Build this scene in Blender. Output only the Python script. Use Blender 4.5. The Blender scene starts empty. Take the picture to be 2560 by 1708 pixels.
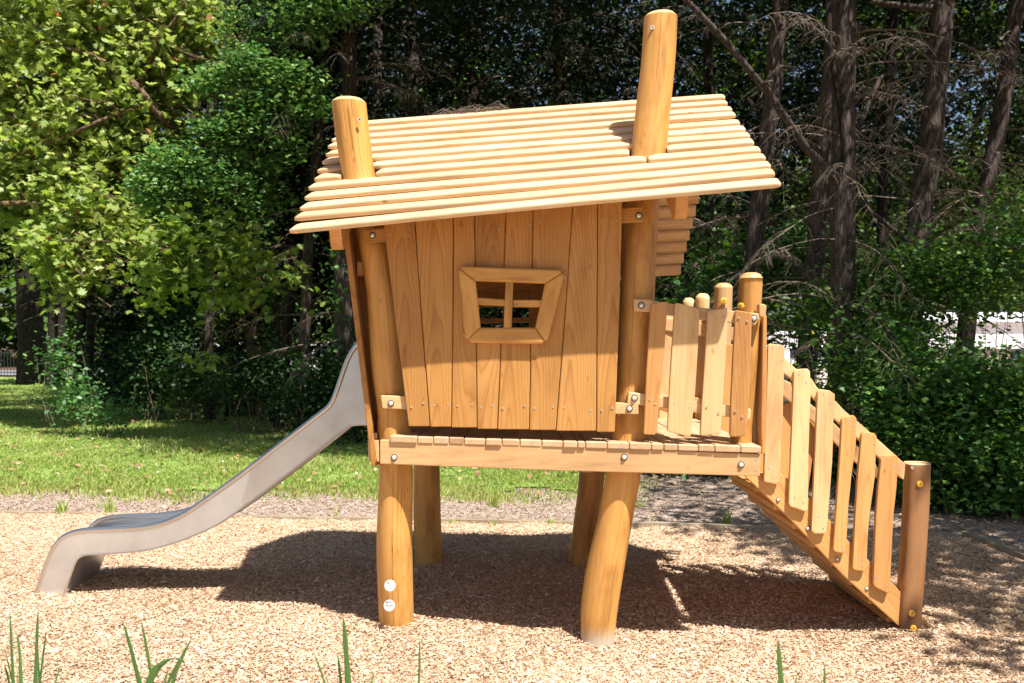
import bpy, bmesh, math, random
import numpy as np
from mathutils import Vector, Matrix

R = random.Random(7)
NR = np.random.default_rng(11)
SC = bpy.context.scene
COL = SC.collection

# ------------------------------------------------------------------ camera, light, exposure
cam_d = bpy.data.cameras.new('camera')
cam = bpy.data.objects.new('camera', cam_d)
COL.objects.link(cam)
SC.camera = cam
cam.location = (0, 0, 1.5)
cam.rotation_euler = (math.radians(90), 0, 0)
cam_d.lens = 35.0
cam_d.sensor_width = 36.0
cam_d.clip_start = 0.05
cam_d.clip_end = 900
cam_d.dof.use_dof = True
cam_d.dof.focus_distance = 5.2
cam_d.dof.aperture_fstop = 5.0

SUN = Vector((0.31, -0.432, 1.0)).normalized()      # towards the sun
world = bpy.data.worlds.new('World')
SC.world = world
world.use_nodes = True
wn = world.node_tree.nodes
wl = world.node_tree.links
bg = wn['Background']
sky = wn.new('ShaderNodeTexSky')
sky.sky_type = 'NISHITA'
sky.sun_disc = False
sky.sun_elevation = math.asin(SUN.z)
sky.sun_rotation = math.atan2(SUN.x, SUN.y)
sky.dust_density = 1.5
wl.new(sky.outputs[0], bg.inputs[0])
bg.inputs[1].default_value = 0.06
sd = bpy.data.lights.new('sun', 'SUN')
so = bpy.data.objects.new('sun', sd)
COL.objects.link(so)
sd.energy = 5.0
sd.angle = math.radians(0.5)
sd.color = (1.0, 0.955, 0.91)
so.rotation_euler = SUN.to_track_quat('Z', 'Y').to_euler()
SC.view_settings.view_transform = 'Standard'
SC.view_settings.look = 'None'
SC.view_settings.gamma = 1
SC.view_settings.use_curve_mapping = False
SC.view_settings.exposure = 1.05

# ------------------------------------------------------------------ measuring helpers
FP = 2488.9                       # focal length in pixels of the 2560 wide photograph
def P(x, y, Y):
    return Vector(((x - 1280) / FP * Y, Y, 1.5 - (y - 854) / FP * Y))
def F(x, o=0.0):                  # depth of the house front, slightly turned
    return (5.10 + o) / (1 + 0.14 * (x - 1280) / FP)
def D(x, y):                      # from the 2350 wide view of the photograph
    return (x * 1.0893, y * 1.0893)
def PD(x, y, Y):
    return P(x * 1.0893, y * 1.0893, Y)
FEET = [(-.60, 5.35, .03, .022), (.43, 5.2, .03, .022), (-.56, 6.9, .03, .03), (.46, 6.8, .03, .03), (2.02, 5.22, .03, .03),
        (-2.75, 6.0, .10, -.012), (-1.9, 5.0, .8, .018), (1.2, 4.9, .6, -.014), (2.9, 5.6, .5, .02), (1.6, 6.6, .5, .02)]
def ground_h(x, y):
    return (0.012 * np.sin(x * 2.1 + 0.7) * np.cos(y * 1.7 + 0.3) + 0.008 * np.sin(x * 5.3 + y * 3.1)
            + 0.005 * np.cos(x * 9.7 - y * 7.9) - 0.004
            + sum(a * np.exp(-((x - px) ** 2 + (y - py) ** 2) / r2) for px, py, r2, a in FEET))

# ------------------------------------------------------------------ object helpers
def setp(o, label=None, cat=None, group=None, kind=None):
    if label: o['label'] = label
    if cat: o['category'] = cat
    if group: o['group'] = group
    if kind: o['kind'] = kind
    return o
def link(name, me, parent=None, mats=()):
    o = bpy.data.objects.new(name, me)
    COL.objects.link(o)
    for m in mats:
        if me is not None and m.name not in [mm.name for mm in me.materials if mm]:
            me.materials.append(m)
    if parent is not None:
        o.parent = parent
    return o
def empty(name, loc=(0, 0, 0), rot=0.0):
    o = bpy.data.objects.new(name, None)
    COL.objects.link(o)
    o.location = loc
    o.rotation_euler = (0, 0, rot)
    o.empty_display_size = 0.1
    return o
def shade(me, smooth=True):
    me.polygons.foreach_set('use_smooth', [smooth] * len(me.polygons))
def np_mesh(name, verts, loops, sizes, tint=None, smooth=False):
    """verts (N,3) loops flat, sizes per face"""
    me = bpy.data.meshes.new(name)
    nv = len(verts)
    me.vertices.add(nv)
    me.vertices.foreach_set('co', np.ascontiguousarray(verts, dtype=np.float32).ravel())
    me.loops.add(len(loops))
    me.loops.foreach_set('vertex_index', np.ascontiguousarray(loops, dtype=np.int32))
    me.polygons.add(len(sizes))
    st = np.concatenate([[0], np.cumsum(sizes)[:-1]]).astype(np.int32)
    me.polygons.foreach_set('loop_start', st)
    me.update(calc_edges=True)
    if smooth:
        me.polygons.foreach_set('use_smooth', np.ones(len(sizes), dtype=bool))
    if tint is not None:
        a = me.attributes.new('tint', 'FLOAT', 'POINT')
        a.data.foreach_set('value', np.ascontiguousarray(tint, dtype=np.float32))
    return me
def add_grain(me, along, origin=None, tilt=None, v0=None, w0=None, across=None):
    """store wood coordinates: x along the fibres, y/z across, off-centre from the pith"""
    a = Vector(along).normalized()
    c = Vector(across) if across is not None else (a.cross(Vector((0, 1, 0))) if abs(a.y) < 0.9 else a.cross(Vector((0, 0, 1))))
    c = (c - a * c.dot(a)).normalized()
    d = a.cross(c)
    n = len(me.vertices)
    co = np.empty(n * 3, dtype=np.float32)
    me.vertices.foreach_get('co', co)
    co = co.reshape(-1, 3)
    o = np.array(origin if origin is not None else co.mean(axis=0))
    co = co - o
    tilt = R.uniform(-0.09, 0.09) if tilt is None else tilt
    v0 = R.uniform(-0.05, 0.05) if v0 is None else v0
    w0 = R.uniform(0.02, 0.07) if w0 is None else w0
    u = co @ np.array(a); v = co @ np.array(c); w = co @ np.array(d)
    out = np.stack([u + R.uniform(0, 40), v - v0, w + w0 + tilt * u], axis=1).astype(np.float32)
    at = me.attributes.new('gv', 'FLOAT_VECTOR', 'POINT')
    at.data.foreach_set('vector', out.ravel())
def bevel_bm(bm, off, seg=2):
    bmesh.ops.bevel(bm, geom=list(bm.edges), offset=off, segments=seg, profile=0.6, affect='EDGES', clamp_overlap=True)
def prism(name, front, thick, mat, parent=None, bev=0.005, along=(0, 0, 1), seg=2, direction=(0, 1, 0), tilt=None):
    """front: list of world points (front face), pushed along direction"""
    bm = bmesh.new()
    d = Vector(direction) * thick
    a = [bm.verts.new(p) for p in front]
    b = [bm.verts.new(Vector(p) + d) for p in front]
    n = len(a)
    bm.faces.new(a)
    bm.faces.new(b[::-1])
    for i in range(n):
        bm.faces.new((a[i], b[i], b[(i + 1) % n], a[(i + 1) % n]))
    bmesh.ops.recalc_face_normals(bm, faces=bm.faces[:])
    if bev:
        bevel_bm(bm, bev, seg)
    me = bpy.data.meshes.new(name)
    bm.to_mesh(me); bm.free()
    shade(me, False)
    add_grain(me, along, tilt=tilt)
    return link(name, me, parent, (mat,))
def bar(name, a, b, w, h, mat, parent=None, up=(0, 0, 1), bev=0.005, seg=2):
    a = Vector(a); b = Vector(b)
    x = (b - a).normalized()
    u = Vector(up); u = (u - x * u.dot(x)).normalized()
    s = x.cross(u)
    pts = [a + s * w / 2 + u * h / 2, a - s * w / 2 + u * h / 2, a - s * w / 2 - u * h / 2, a + s * w / 2 - u * h / 2]
    return prism(name, pts, (b - a).length, mat, parent, bev, along=x, seg=seg, direction=x)
def join_meshes(name, objs, parent=None):
    """merge freshly made mesh objects (identity transforms) into one"""
    bm = bmesh.new()
    mats = []
    for o in objs:
        base = len(bm.verts)
        me = o.data
        idx = []
        for m in me.materials:
            if m not in mats: mats.append(m)
            idx.append(mats.index(m))
        f0 = len(bm.faces)
        bm.from_mesh(me)
        bm.faces.ensure_lookup_table()
        for f in bm.faces[f0:]:
            f.material_index = idx[f.material_index] if idx else 0
    me = bpy.data.meshes.new(name)
    bm.to_mesh(me); bm.free()
    for m in mats: me.materials.append(m)
    for o in objs:
        old = o.data
        bpy.data.objects.remove(o)
        if old.users == 0: bpy.data.meshes.remove(old)
    return link(name, me, parent)

# ------------------------------------------------------------------ materials
def group_part(name, objs, names):
    """first mesh is the part, the others its sub-parts"""
    main = objs[0]; main.name = name; main.data.name = name
    for o, nm in zip(objs[1:], names):
        o.name = nm; o.data.name = nm; o.parent = main
    return main
def newmat(name):
    m = bpy.data.materials.new(name)
    m.use_nodes = True
    nt = m.node_tree
    return m, nt, nt.nodes['Principled BSDF'], nt.nodes['Material Output']
def N(nt, typ, **kw):
    n = nt.nodes.new(typ)
    for k, v in kw.items():
        if k.startswith('i_'):
            key = k[2:]
            n.inputs[int(key) if key.isdigit() else key].default_value = v
        else:
            setattr(n, k, v)
    return n
def ramp(nt, stops, fac=None):
    r = nt.nodes.new('ShaderNodeValToRGB')
    els = r.color_ramp.elements
    while len(els) < len(stops): els.new(0.5)
    for e, (p, c) in zip(els, stops):
        e.position = p
        e.color = (*c, 1) if len(c) == 3 else c
    if fac is not None: nt.links.new(fac, r.inputs[0])
    return r
def mixc(nt, fac, a, b, mode='MIX'):
    m = nt.nodes.new('ShaderNodeMix')
    m.data_type = 'RGBA'; m.blend_type = mode
    for s, v in ((0, fac), (6, a), (7, b)):
        if hasattr(v, 'links') or isinstance(v, bpy.types.NodeSocket):
            nt.links.new(v, m.inputs[s])
        elif s == 0: m.inputs[0].default_value = v
        else: m.inputs[s].default_value = (*v, 1)
    return m.outputs[2]

def wood(name, light, dark, rings=95.0, contrast=0.6, rough=0.5, foot_tone=None, grey=0.0, patch=0.5, bump=0.25):
    m, nt, bs, out = newmat(name)
    L = nt.links
    at = N(nt, 'ShaderNodeAttribute', attribute_name='gv')
    info = N(nt, 'ShaderNodeObjectInfo')
    wob = N(nt, 'ShaderNodeMapping', i_Scale=(1.3, 7, 7))
    L.new(at.outputs['Vector'], wob.inputs[0])
    nz = N(nt, 'ShaderNodeTexNoise', i_Scale=1.0, i_Detail=2.0)
    L.new(wob.outputs[0], nz.inputs[0])
    sep = N(nt, 'ShaderNodeSeparateXYZ')
    L.new(at.outputs['Vector'], sep.inputs[0])
    comb = N(nt, 'ShaderNodeCombineXYZ')
    L.new(sep.outputs[1], comb.inputs[0]); L.new(sep.outputs[2], comb.inputs[1])
    ln = N(nt, 'ShaderNodeVectorMath', operation='LENGTH')
    L.new(comb.outputs[0], ln.inputs[0])
    ma = N(nt, 'ShaderNodeMath', operation='MULTIPLY_ADD', i_1=0.05)
    L.new(nz.outputs[0], ma.inputs[0]); L.new(ln.outputs[1], ma.inputs[2])
    mb = N(nt, 'ShaderNodeMath', operation='MULTIPLY', i_1=rings)
    L.new(ma.outputs[0], mb.inputs[0])
    fr = N(nt, 'ShaderNodeMath', operation='FRACT')
    L.new(mb.outputs[0], fr.inputs[0])
    # fibres
    fm = N(nt, 'ShaderNodeMapping', i_Scale=(7, 260, 260))
    L.new(at.outputs['Vector'], fm.inputs[0])
    fib = N(nt, 'ShaderNodeTexNoise', i_Scale=1.0, i_Detail=3.0)
    L.new(fm.outputs[0], fib.inputs[0])
    # ring profile: soft rise, sharp late wood line
    rr = ramp(nt, [(0.0, (0.15,) * 3), (0.25, (0.0,) * 3), (0.75, (0.35,) * 3), (0.93, (1.0,) * 3), (1.0, (0.15,) * 3)], fr.outputs[0])
    s1 = N(nt, 'ShaderNodeMath', operation='MULTIPLY', i_1=contrast)
    L.new(rr.outputs[0], s1.inputs[0])
    s2 = N(nt, 'ShaderNodeMath', operation='MULTIPLY_ADD', i_1=0.55)
    L.new(fib.outputs[0], s2.inputs[0]); L.new(s1.outputs[0], s2.inputs[2])
    s3 = N(nt, 'ShaderNodeMath', operation='SUBTRACT', i_1=0.2, use_clamp=True)
    L.new(s2.outputs[0], s3.inputs[0])
    col = mixc(nt, s3.outputs[0], light, dark)
    # large patches (heartwood / sapwood / finish soaked in unevenly)
    pm = N(nt, 'ShaderNodeMapping', i_Scale=(2.2, 11, 11))
    L.new(at.outputs['Vector'], pm.inputs[0])
    pn = N(nt, 'ShaderNodeTexNoise', i_Scale=1.0, i_Detail=4.0, i_Roughness=0.6)
    L.new(pm.outputs[0], pn.inputs[0])
    pr = ramp(nt, [(0.32, (0.62, 0.55, 0.47)), (0.5, (0.98, 0.97, 0.95)), (0.7, (1.12, 1.16, 1.2))], pn.outputs[0])
    col = mixc(nt, patch, col, mixc(nt, 1.0, col, pr.outputs[0], 'MULTIPLY'))
    # piece to piece variation
    rv = ramp(nt, [(0.0, (0.80, 0.74, 0.68)), (0.35, (0.97, 0.95, 0.92)), (0.7, (1.05, 1.04, 1.0)), (1.0, (1.1, 1.14, 1.2))], info.outputs['Random'])
    col = mixc(nt, 0.85, col, mixc(nt, 1.0, col, rv.outputs[0], 'MULTIPLY'))
    # small knots and specks
    km = N(nt, 'ShaderNodeMapping', i_Scale=(5.5, 11, 11))
    L.new(at.outputs['Vector'], km.inputs[0])
    vo = N(nt, 'ShaderNodeTexVoronoi', i_Scale=1.0)
    L.new(km.outputs[0], vo.inputs[0])
    kr = ramp(nt, [(0.0, (1,) * 3), (0.07, (0.55,) * 3), (0.11, (0.0,) * 3)], vo.outputs['Distance'])
    kc = mixc(nt, 1.0, kr.outputs[0], vo.outputs['Color'], 'MULTIPLY')
    col = mixc(nt, kc, col, (dark[0] * 0.45, dark[1] * 0.38, dark[2] * 0.35))
    if grey > 0:
        gm = N(nt, 'ShaderNodeMapping', i_Scale=(1.1, 26, 26))
        L.new(at.outputs['Vector'], gm.inputs[0])
        gn = N(nt, 'ShaderNodeTexNoise', i_Scale=1.0, i_Detail=5.0, i_Roughness=0.65)
        L.new(gm.outputs[0], gn.inputs[0])
        gr = ramp(nt, [(0.51, (0,) * 3), (0.68, (grey,) * 3)], gn.outputs[0])
        col = mixc(nt, gr.outputs[0], col, (0.34, 0.29, 0.23))
    if foot_tone:  # blends unevenly into another tone towards the ground
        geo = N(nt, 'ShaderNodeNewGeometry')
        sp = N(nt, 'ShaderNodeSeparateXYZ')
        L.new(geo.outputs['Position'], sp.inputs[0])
        mr = N(nt, 'ShaderNodeMapRange', i_1=foot_tone[1], i_2=0.0, i_3=0.0, i_4=1.0)
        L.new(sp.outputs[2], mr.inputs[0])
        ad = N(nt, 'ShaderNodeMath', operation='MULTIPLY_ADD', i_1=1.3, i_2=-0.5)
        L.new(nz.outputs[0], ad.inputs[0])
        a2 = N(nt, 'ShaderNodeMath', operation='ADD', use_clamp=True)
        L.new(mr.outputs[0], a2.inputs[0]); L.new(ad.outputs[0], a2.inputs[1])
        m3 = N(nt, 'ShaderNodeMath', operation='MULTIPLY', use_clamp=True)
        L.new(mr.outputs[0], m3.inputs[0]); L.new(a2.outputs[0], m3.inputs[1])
        col = mixc(nt, m3.outputs[0], col, foot_tone[0])
    L.new(col, bs.inputs['Base Color'])
    bs.inputs['Roughness'].default_value = rough
    bs.inputs['Specular IOR Level'].default_value = 0.35
    bp = N(nt, 'ShaderNodeBump', i_Strength=bump, i_Distance=0.002)
    L.new(s3.outputs[0], bp.inputs['Height'])
    L.new(bp.outputs[0], bs.inputs['Normal'])
    return m

W_POST = wood('stained_log', (0.60, 0.32, 0.090), (0.42, 0.182, 0.040), rings=40, contrast=0.36, patch=1.0, rough=0.45)
W_POSTB = wood('stained_log_grey_foot', (0.60, 0.32, 0.090), (0.42, 0.182, 0.040), rings=40, contrast=0.36, patch=1.0, rough=0.45, foot_tone=((0.5, 0.42, 0.33), 0.10))
W_POSTD = wood('stained_log_dark_foot', (0.29, 0.14, 0.058), (0.185, 0.078, 0.026), rings=40, contrast=0.36, patch=1.0, rough=0.45, foot_tone=((0.03, 0.018, 0.014), 0.22))
W_PLANK = wood('oiled_plank', (0.50, 0.255, 0.074), (0.32, 0.13, 0.028), rings=80, contrast=0.62)
W_PALE = wood('pale_board', (0.67, 0.44, 0.22), (0.50, 0.28, 0.11), rings=60, contrast=0.38)
W_ROOF = wood('sun_bleached_slat', (0.72, 0.515, 0.305), (0.52, 0.325, 0.155), rings=80, contrast=0.5, patch=0.5, grey=0.55)
W_STAIR = wood('stair_board', (0.58, 0.31, 0.11), (0.40, 0.175, 0.045), rings=65, contrast=0.5)
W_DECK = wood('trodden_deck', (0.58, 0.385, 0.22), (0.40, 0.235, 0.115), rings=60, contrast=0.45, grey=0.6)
W_CAP = wood('end_grain', (0.72, 0.48, 0.24), (0.52, 0.29, 0.11), rings=60, contrast=0.5)
W_EDGE = wood('weathered_edging', (0.34, 0.28, 0.20), (0.17, 0.13, 0.09), rings=70, contrast=0.5)

def simple(name, col, rough=0.5, metal=0.0, noise=None):
    m, nt, bs, out = newmat(name)
    bs.inputs['Base Color'].default_value = (*col, 1)
    bs.inputs['Roughness'].default_value = rough
    bs.inputs['Metallic'].default_value = metal
    if noise:
        tc = N(nt, 'ShaderNodeTexCoord')
        n = N(nt, 'ShaderNodeTexNoise', i_Scale=noise[0], i_Detail=5.0)
        nt.links.new(tc.outputs['Object'], n.inputs[0])
        r = ramp(nt, [(0.3, tuple(c * noise[1] for c in col)), (0.7, col)], n.outputs[0])
        nt.links.new(r.outputs[0], bs.inputs['Base Color'])
    return m
M_BOLT = simple('galvanised_bolt', (0.70, 0.71, 0.66), 0.35, 0.45)
M_SCREW = simple('screw_head', (0.50, 0.46, 0.36), 0.5, 0.2)
M_HOLE = simple('dark_recess', (0.02, 0.012, 0.008), 0.9)
M_YEL = simple('yellow_plastic', (0.80, 0.42, 0.035), 0.35)
M_BLK = simple('black_print', (0.02, 0.02, 0.02), 0.6)
M_GREYP = simple('grey_print', (0.40, 0.38, 0.36), 0.6)
M_DISC = simple('aluminium_label', (0.74, 0.74, 0.74), 0.35, 0.3)

def steel():
    m, nt, bs, out = newmat('brushed_steel')
    L = nt.links
    bs.inputs['Metallic'].default_value = 0.85
    tc = N(nt, 'ShaderNodeTexCoord')
    mp = N(nt, 'ShaderNodeMapping', i_Scale=(3, 3, 3))
    L.new(tc.outputs['Object'], mp.inputs[0])
    n = N(nt, 'ShaderNodeTexNoise', i_Scale=1.6, i_Detail=6.0, i_Roughness=0.6)
    L.new(mp.outputs[0], n.inputs[0])
    r = ramp(nt, [(0.3, (0.56, 0.585, 0.61)), (0.7, (0.72, 0.745, 0.77))], n.outputs[0])
    L.new(r.outputs[0], bs.inputs['Base Color'])
    mr = N(nt, 'ShaderNodeMapRange', i_3=0.24, i_4=0.42)
    L.new(n.outputs[0], mr.inputs[0])
    L.new(mr.outputs[0], bs.inputs['Roughness'])
    mp2 = N(nt, 'ShaderNodeMapping', i_Scale=(8, 8, 420))
    L.new(tc.outputs['Object'], mp2.inputs[0])
    n2 = N(nt, 'ShaderNodeTexNoise', i_Scale=1.0, i_Detail=2.0)
    L.new(mp2.outputs[0], n2.inputs[0])
    bp = N(nt, 'ShaderNodeBump', i_Strength=0.05, i_Distance=0.001)
    L.new(n2.outputs[0], bp.inputs['Height'])
    L.new(bp.outputs[0], bs.inputs['Normal'])
    return m
M_STEEL = steel()
M_TUBE = simple('steel_tube', (0.62, 0.60, 0.58), 0.36, 1.0)

def leafmat(name, stops, trans=0.35, rough=0.5, spec=0.35):
    m, nt, bs, out = newmat(name)
    L = nt.links
    at = N(nt, 'ShaderNodeAttribute', attribute_name='tint')
    r = ramp(nt, stops, at.outputs['Fac'])
    L.new(r.outputs[0], bs.inputs['Base Color'])
    bs.inputs['Roughness'].default_value = rough
    bs.inputs['Specular IOR Level'].default_value = spec
    tr = N(nt, 'ShaderNodeBsdfTranslucent')
    hs = N(nt, 'ShaderNodeHueSaturation', i_Hue=0.485, i_Saturation=1.15, i_Value=1.5)
    L.new(r.outputs[0], hs.inputs['Color'])
    L.new(hs.outputs[0], tr.inputs[0])
    mx = N(nt, 'ShaderNodeMixShader')
    mx.inputs[0].default_value = trans
    L.new(bs.outputs[0], mx.inputs[1]); L.new(tr.outputs[0], mx.inputs[2])
    L.new(mx.outputs[0], out.inputs[0])
    return m
L_PLANE = leafmat('plane_leaf', [(0.0, (0.13, 0.21, 0.035)), (0.4, (0.26, 0.36, 0.085)), (0.8, (0.44, 0.50, 0.19)), (0.95, (0.48, 0.52, 0.25)), (1.0, (0.38, 0.18, 0.08))], 0.48, 0.45, 0.4)
L_OAK = leafmat('oak_leaf', [(0.0, (0.03, 0.085, 0.028)), (0.5, (0.09, 0.21, 0.06)), (1.0, (0.26, 0.40, 0.12))], 0.3, 0.45)
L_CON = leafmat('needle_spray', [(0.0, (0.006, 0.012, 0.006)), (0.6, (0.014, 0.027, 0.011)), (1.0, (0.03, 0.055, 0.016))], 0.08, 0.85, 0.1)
L_IVY = leafmat('ivy_leaf', [(0.0, (0.025, 0.07, 0.018)), (0.5, (0.06, 0.155, 0.03)), (0.93, (0.17, 0.31, 0.06)), (1.0, (0.32, 0.25, 0.04))], 0.25, 0.5, 0.3)
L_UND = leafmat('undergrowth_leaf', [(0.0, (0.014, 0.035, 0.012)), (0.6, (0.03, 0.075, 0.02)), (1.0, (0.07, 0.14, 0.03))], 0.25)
L_FAR = leafmat('far_leaf', [(0.0, (0.03, 0.08, 0.015)), (0.5, (0.09, 0.17, 0.03)), (1.0, (0.17, 0.24, 0.05))], 0.3)
L_GRASS = leafmat('grass_blade', [(0.0, (0.16, 0.26, 0.045)), (0.5, (0.33, 0.42, 0.10)), (0.85, (0.46, 0.50, 0.18)), (1.0, (0.45, 0.38, 0.18))], 0.35)
L_REED = leafmat('reed_blade', [(0.0, (0.035, 0.10, 0.03)), (1.0, (0.10, 0.20, 0.05))], 0.35, 0.35, 0.5)
L_DAISY = leafmat('daisy_petal', [(0.0, (0.75, 0.72, 0.68)), (0.8, (0.8, 0.8, 0.78)), (1.0, (0.75, 0.55, 0.05))], 0.2)
L_DEAD = leafmat('fallen_leaf', [(0.0, (0.16, 0.08, 0.04)), (0.5, (0.30, 0.17, 0.08)), (1.0, (0.42, 0.30, 0.17))], 0.1)
L_CHIP = leafmat('wood_chip', [(0.0, (0.17, 0.09, 0.045)), (0.2, (0.38, 0.24, 0.14)), (0.5, (0.56, 0.395, 0.255)), (0.8, (0.69, 0.53, 0.375)), (1.0, (0.77, 0.66, 0.52))], 0.06, 0.7, 0.2)
L_OLDCHIP = leafmat('old_chip', [(0.0, (0.13, 0.085, 0.06)), (0.5, (0.34, 0.25, 0.19)), (1.0, (0.54, 0.45, 0.37))], 0.05, 0.8, 0.15)

def barkmat(name, c1, c2, sc=1.0):
    m, nt, bs, out = newmat(name)
    L = nt.links
    tc = N(nt, 'ShaderNodeTexCoord')
    mp = N(nt, 'ShaderNodeMapping', i_Scale=(26 * sc, 26 * sc, 4.5 * sc))
    L.new(tc.outputs['Object'], mp.inputs[0])
    v = N(nt, 'ShaderNodeTexVoronoi', feature='DISTANCE_TO_EDGE', i_Scale=1.0)
    n = N(nt, 'ShaderNodeTexNoise', i_Scale=1.2, i_Detail=6.0, i_Roughness=0.65)
    L.new(mp.outputs[0], n.inputs[0])
    mx = N(nt, 'ShaderNodeVectorMath', operation='MULTIPLY_ADD')
    L.new(n.outputs['Color'], mx.inputs[0]); mx.inputs[1].default_value = (1.5, 1.5, 1.5); L.new(mp.outputs[0], mx.inputs[2])
    L.new(mx.outputs[0], v.inputs[0])
    r = ramp(nt, [(0.0, tuple(c * 0.35 for c in c1)), (0.12, c1), (0.6, c2)], v.outputs['Distance'])
    r2 = ramp(nt, [(0.3, (0.7, 0.7, 0.7)), (0.7, (1.2, 1.2, 1.2))], n.outputs[0])
    c = mixc(nt, 1.0, r.outputs[0], r2.outputs[0], 'MULTIPLY')
    L.new(c, bs.inputs['Base Color'])
    bs.inputs['Roughness'].default_value = 0.9
    bs.inputs['Specular IOR Level'].default_value = 0.1
    bp = N(nt, 'ShaderNodeBump', i_Strength=0.9, i_Distance=0.012)
    L.new(r.outputs[0], bp.inputs['Height'])
    L.new(bp.outputs[0], bs.inputs['Normal'])
    return m
B_CON = barkmat('conifer_bark', (0.085, 0.066, 0.055), (0.15, 0.12, 0.10))
B_DARK = barkmat('dark_bark', (0.035, 0.028, 0.022), (0.07, 0.055, 0.045), 0.8)
B_PLANE = barkmat('plane_bark', (0.17, 0.11, 0.07), (0.32, 0.23, 0.14), 0.5)
B_TWIG = simple('dead_twig', (0.17, 0.125, 0.09), 0.85)

def groundmat(name, stops, scale, bump=0.5, s2=3.0, w2=0.35, stretch=(1, 1, 1)):
    m, nt, bs, out = newmat(name)
    L = nt.links
    tc = N(nt, 'ShaderNodeTexCoord')
    mp = N(nt, 'ShaderNodeMapping', i_Scale=stretch)
    L.new(tc.outputs['Object'], mp.inputs[0])
    v = N(nt, 'ShaderNodeTexVoronoi', i_Scale=scale)
    L.new(mp.outputs[0], v.inputs[0])
    n = N(nt, 'ShaderNodeTexNoise', i_Scale=s2, i_Detail=8.0, i_Roughness=0.7)
    L.new(tc.outputs['Object'], n.inputs[0])
    mxx = N(nt, 'ShaderNodeMix', data_type='FLOAT')
    mxx.inputs[0].default_value = w2
    sp = N(nt, 'ShaderNodeSeparateColor')
    L.new(v.outputs['Color'], sp.inputs[0])
    L.new(sp.outputs[0], mxx.inputs[2]); L.new(n.outputs[0], mxx.inputs[3])
    r = ramp(nt, stops, mxx.outputs[0])
    L.new(r.outputs[0], bs.inputs['Base Color'])
    bs.inputs['Roughness'].default_value = 0.95
    bs.inputs['Specular IOR Level'].default_value = 0.1
    bp = N(nt, 'ShaderNodeBump', i_Strength=bump, i_Distance=0.015)
    L.new(mxx.outputs[0], bp.inputs['Height'])
    L.new(bp.outputs[0], bs.inputs['Normal'])
    return m
G_MULCH = groundmat('chip_bed', [(0.1, (0.28, 0.17, 0.10)), (0.45, (0.52, 0.37, 0.24)), (0.8, (0.68, 0.53, 0.38))], 90, 0.8)
G_OLD = groundmat('old_mulch', [(0.15, (0.15, 0.105, 0.075)), (0.5, (0.30, 0.22, 0.165)), (0.85, (0.46, 0.38, 0.31))], 55, 0.8)
G_FLOOR = groundmat('leaf_litter', [(0.15, (0.035, 0.026, 0.018)), (0.5, (0.10, 0.065, 0.045)), (0.85, (0.20, 0.125, 0.09))], 22, 0.8, 0.8, 0.5)
G_LAWN = groundmat('lawn_soil', [(0.2, (0.10, 0.16, 0.035)), (0.55, (0.20, 0.28, 0.06)), (0.85, (0.32, 0.34, 0.13))], 30, 0.8, 1.1, 0.6)
G_PINK = groundmat('pink_gravel', [(0.2, (0.38, 0.29, 0.25)), (0.7, (0.58, 0.47, 0.42))], 60, 0.3)
G_ROAD = groundmat('road', [(0.2, (0.16, 0.16, 0.18)), (0.8, (0.24, 0.24, 0.26))], 60, 0.2)

# ------------------------------------------------------------------ setting: ground
def grid_sheet(name, x0, x1, y0, y1, nx, ny, z, mat, hs=1.0, mask=None):
    xs = np.linspace(x0, x1, nx); ys = np.linspace(y0, y1, ny)
    X, Y = np.meshgrid(xs, ys)
    Z = ground_h(X, Y) * hs + z
    v = np.stack([X.ravel(), Y.ravel(), Z.ravel()], axis=1)
    i, j = np.meshgrid(np.arange(nx - 1), np.arange(ny - 1))
    a = (j * nx + i).ravel()
    q = np.stack([a, a + 1, a + nx + 1, a + nx], axis=1)
    if mask is not None:
        cx = v[q].mean(axis=1)
        q = q[mask(cx[:, 0], cx[:, 1])]
    me = np_mesh(name, v, q.ravel(), np.full(len(q), 4), smooth=True)
    o = link(name, me, None, (mat,))
    o['kind'] = 'structure'
    return o
g = grid_sheet('ground', -400, 400, -30, 500, 60, 60, -0.06, G_FLOOR, 0.0)
EDGE = [(-9.5, 9.25), (-4.47, 8.72), (1.08, 8.12), (3.46, 7.64)]
def edge_y(x):
    return np.interp(x, [p[0] for p in EDGE], [p[1] for p in EDGE])
grid_sheet('wood_chip_bed', -9, 3.47, 0.5, 9.3, 250, 180, 0.0, G_MULCH, 1.0, lambda x, y: y < edge_y(x))
grid_sheet('old_mulch_strip', -9, 9, 0.5, 13.0, 180, 130, -0.012, G_OLD, 1.0)
def lawn_front(x): return 9.55 - 0.05 * x + 0.16 * np.sin(x * 2.3) + 0.08 * np.sin(x * 7.1 + 1)
def lawn_right(y): return np.interp(y, [9, 10.5, 12, 14, 18, 24, 36], [0.55, 1.3, 1.1, 0.0, -3.0, -6.5, -12])
grid_sheet('lawn', -30, 2, 9, 42, 180, 190, 0.004, G_LAWN, 1.0,
           lambda x, y: (y > lawn_front(x) + .5) & (x < lawn_right(y) - .35))
grid_sheet('gravel_drive', 2.5, 60, 15.5, 60, 40, 40, -0.02, G_PINK, 0.3)
grid_sheet('road', -60, -16.5, 44.5, 52, 10, 4, 0.0, G_ROAD, 0.0)

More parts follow.
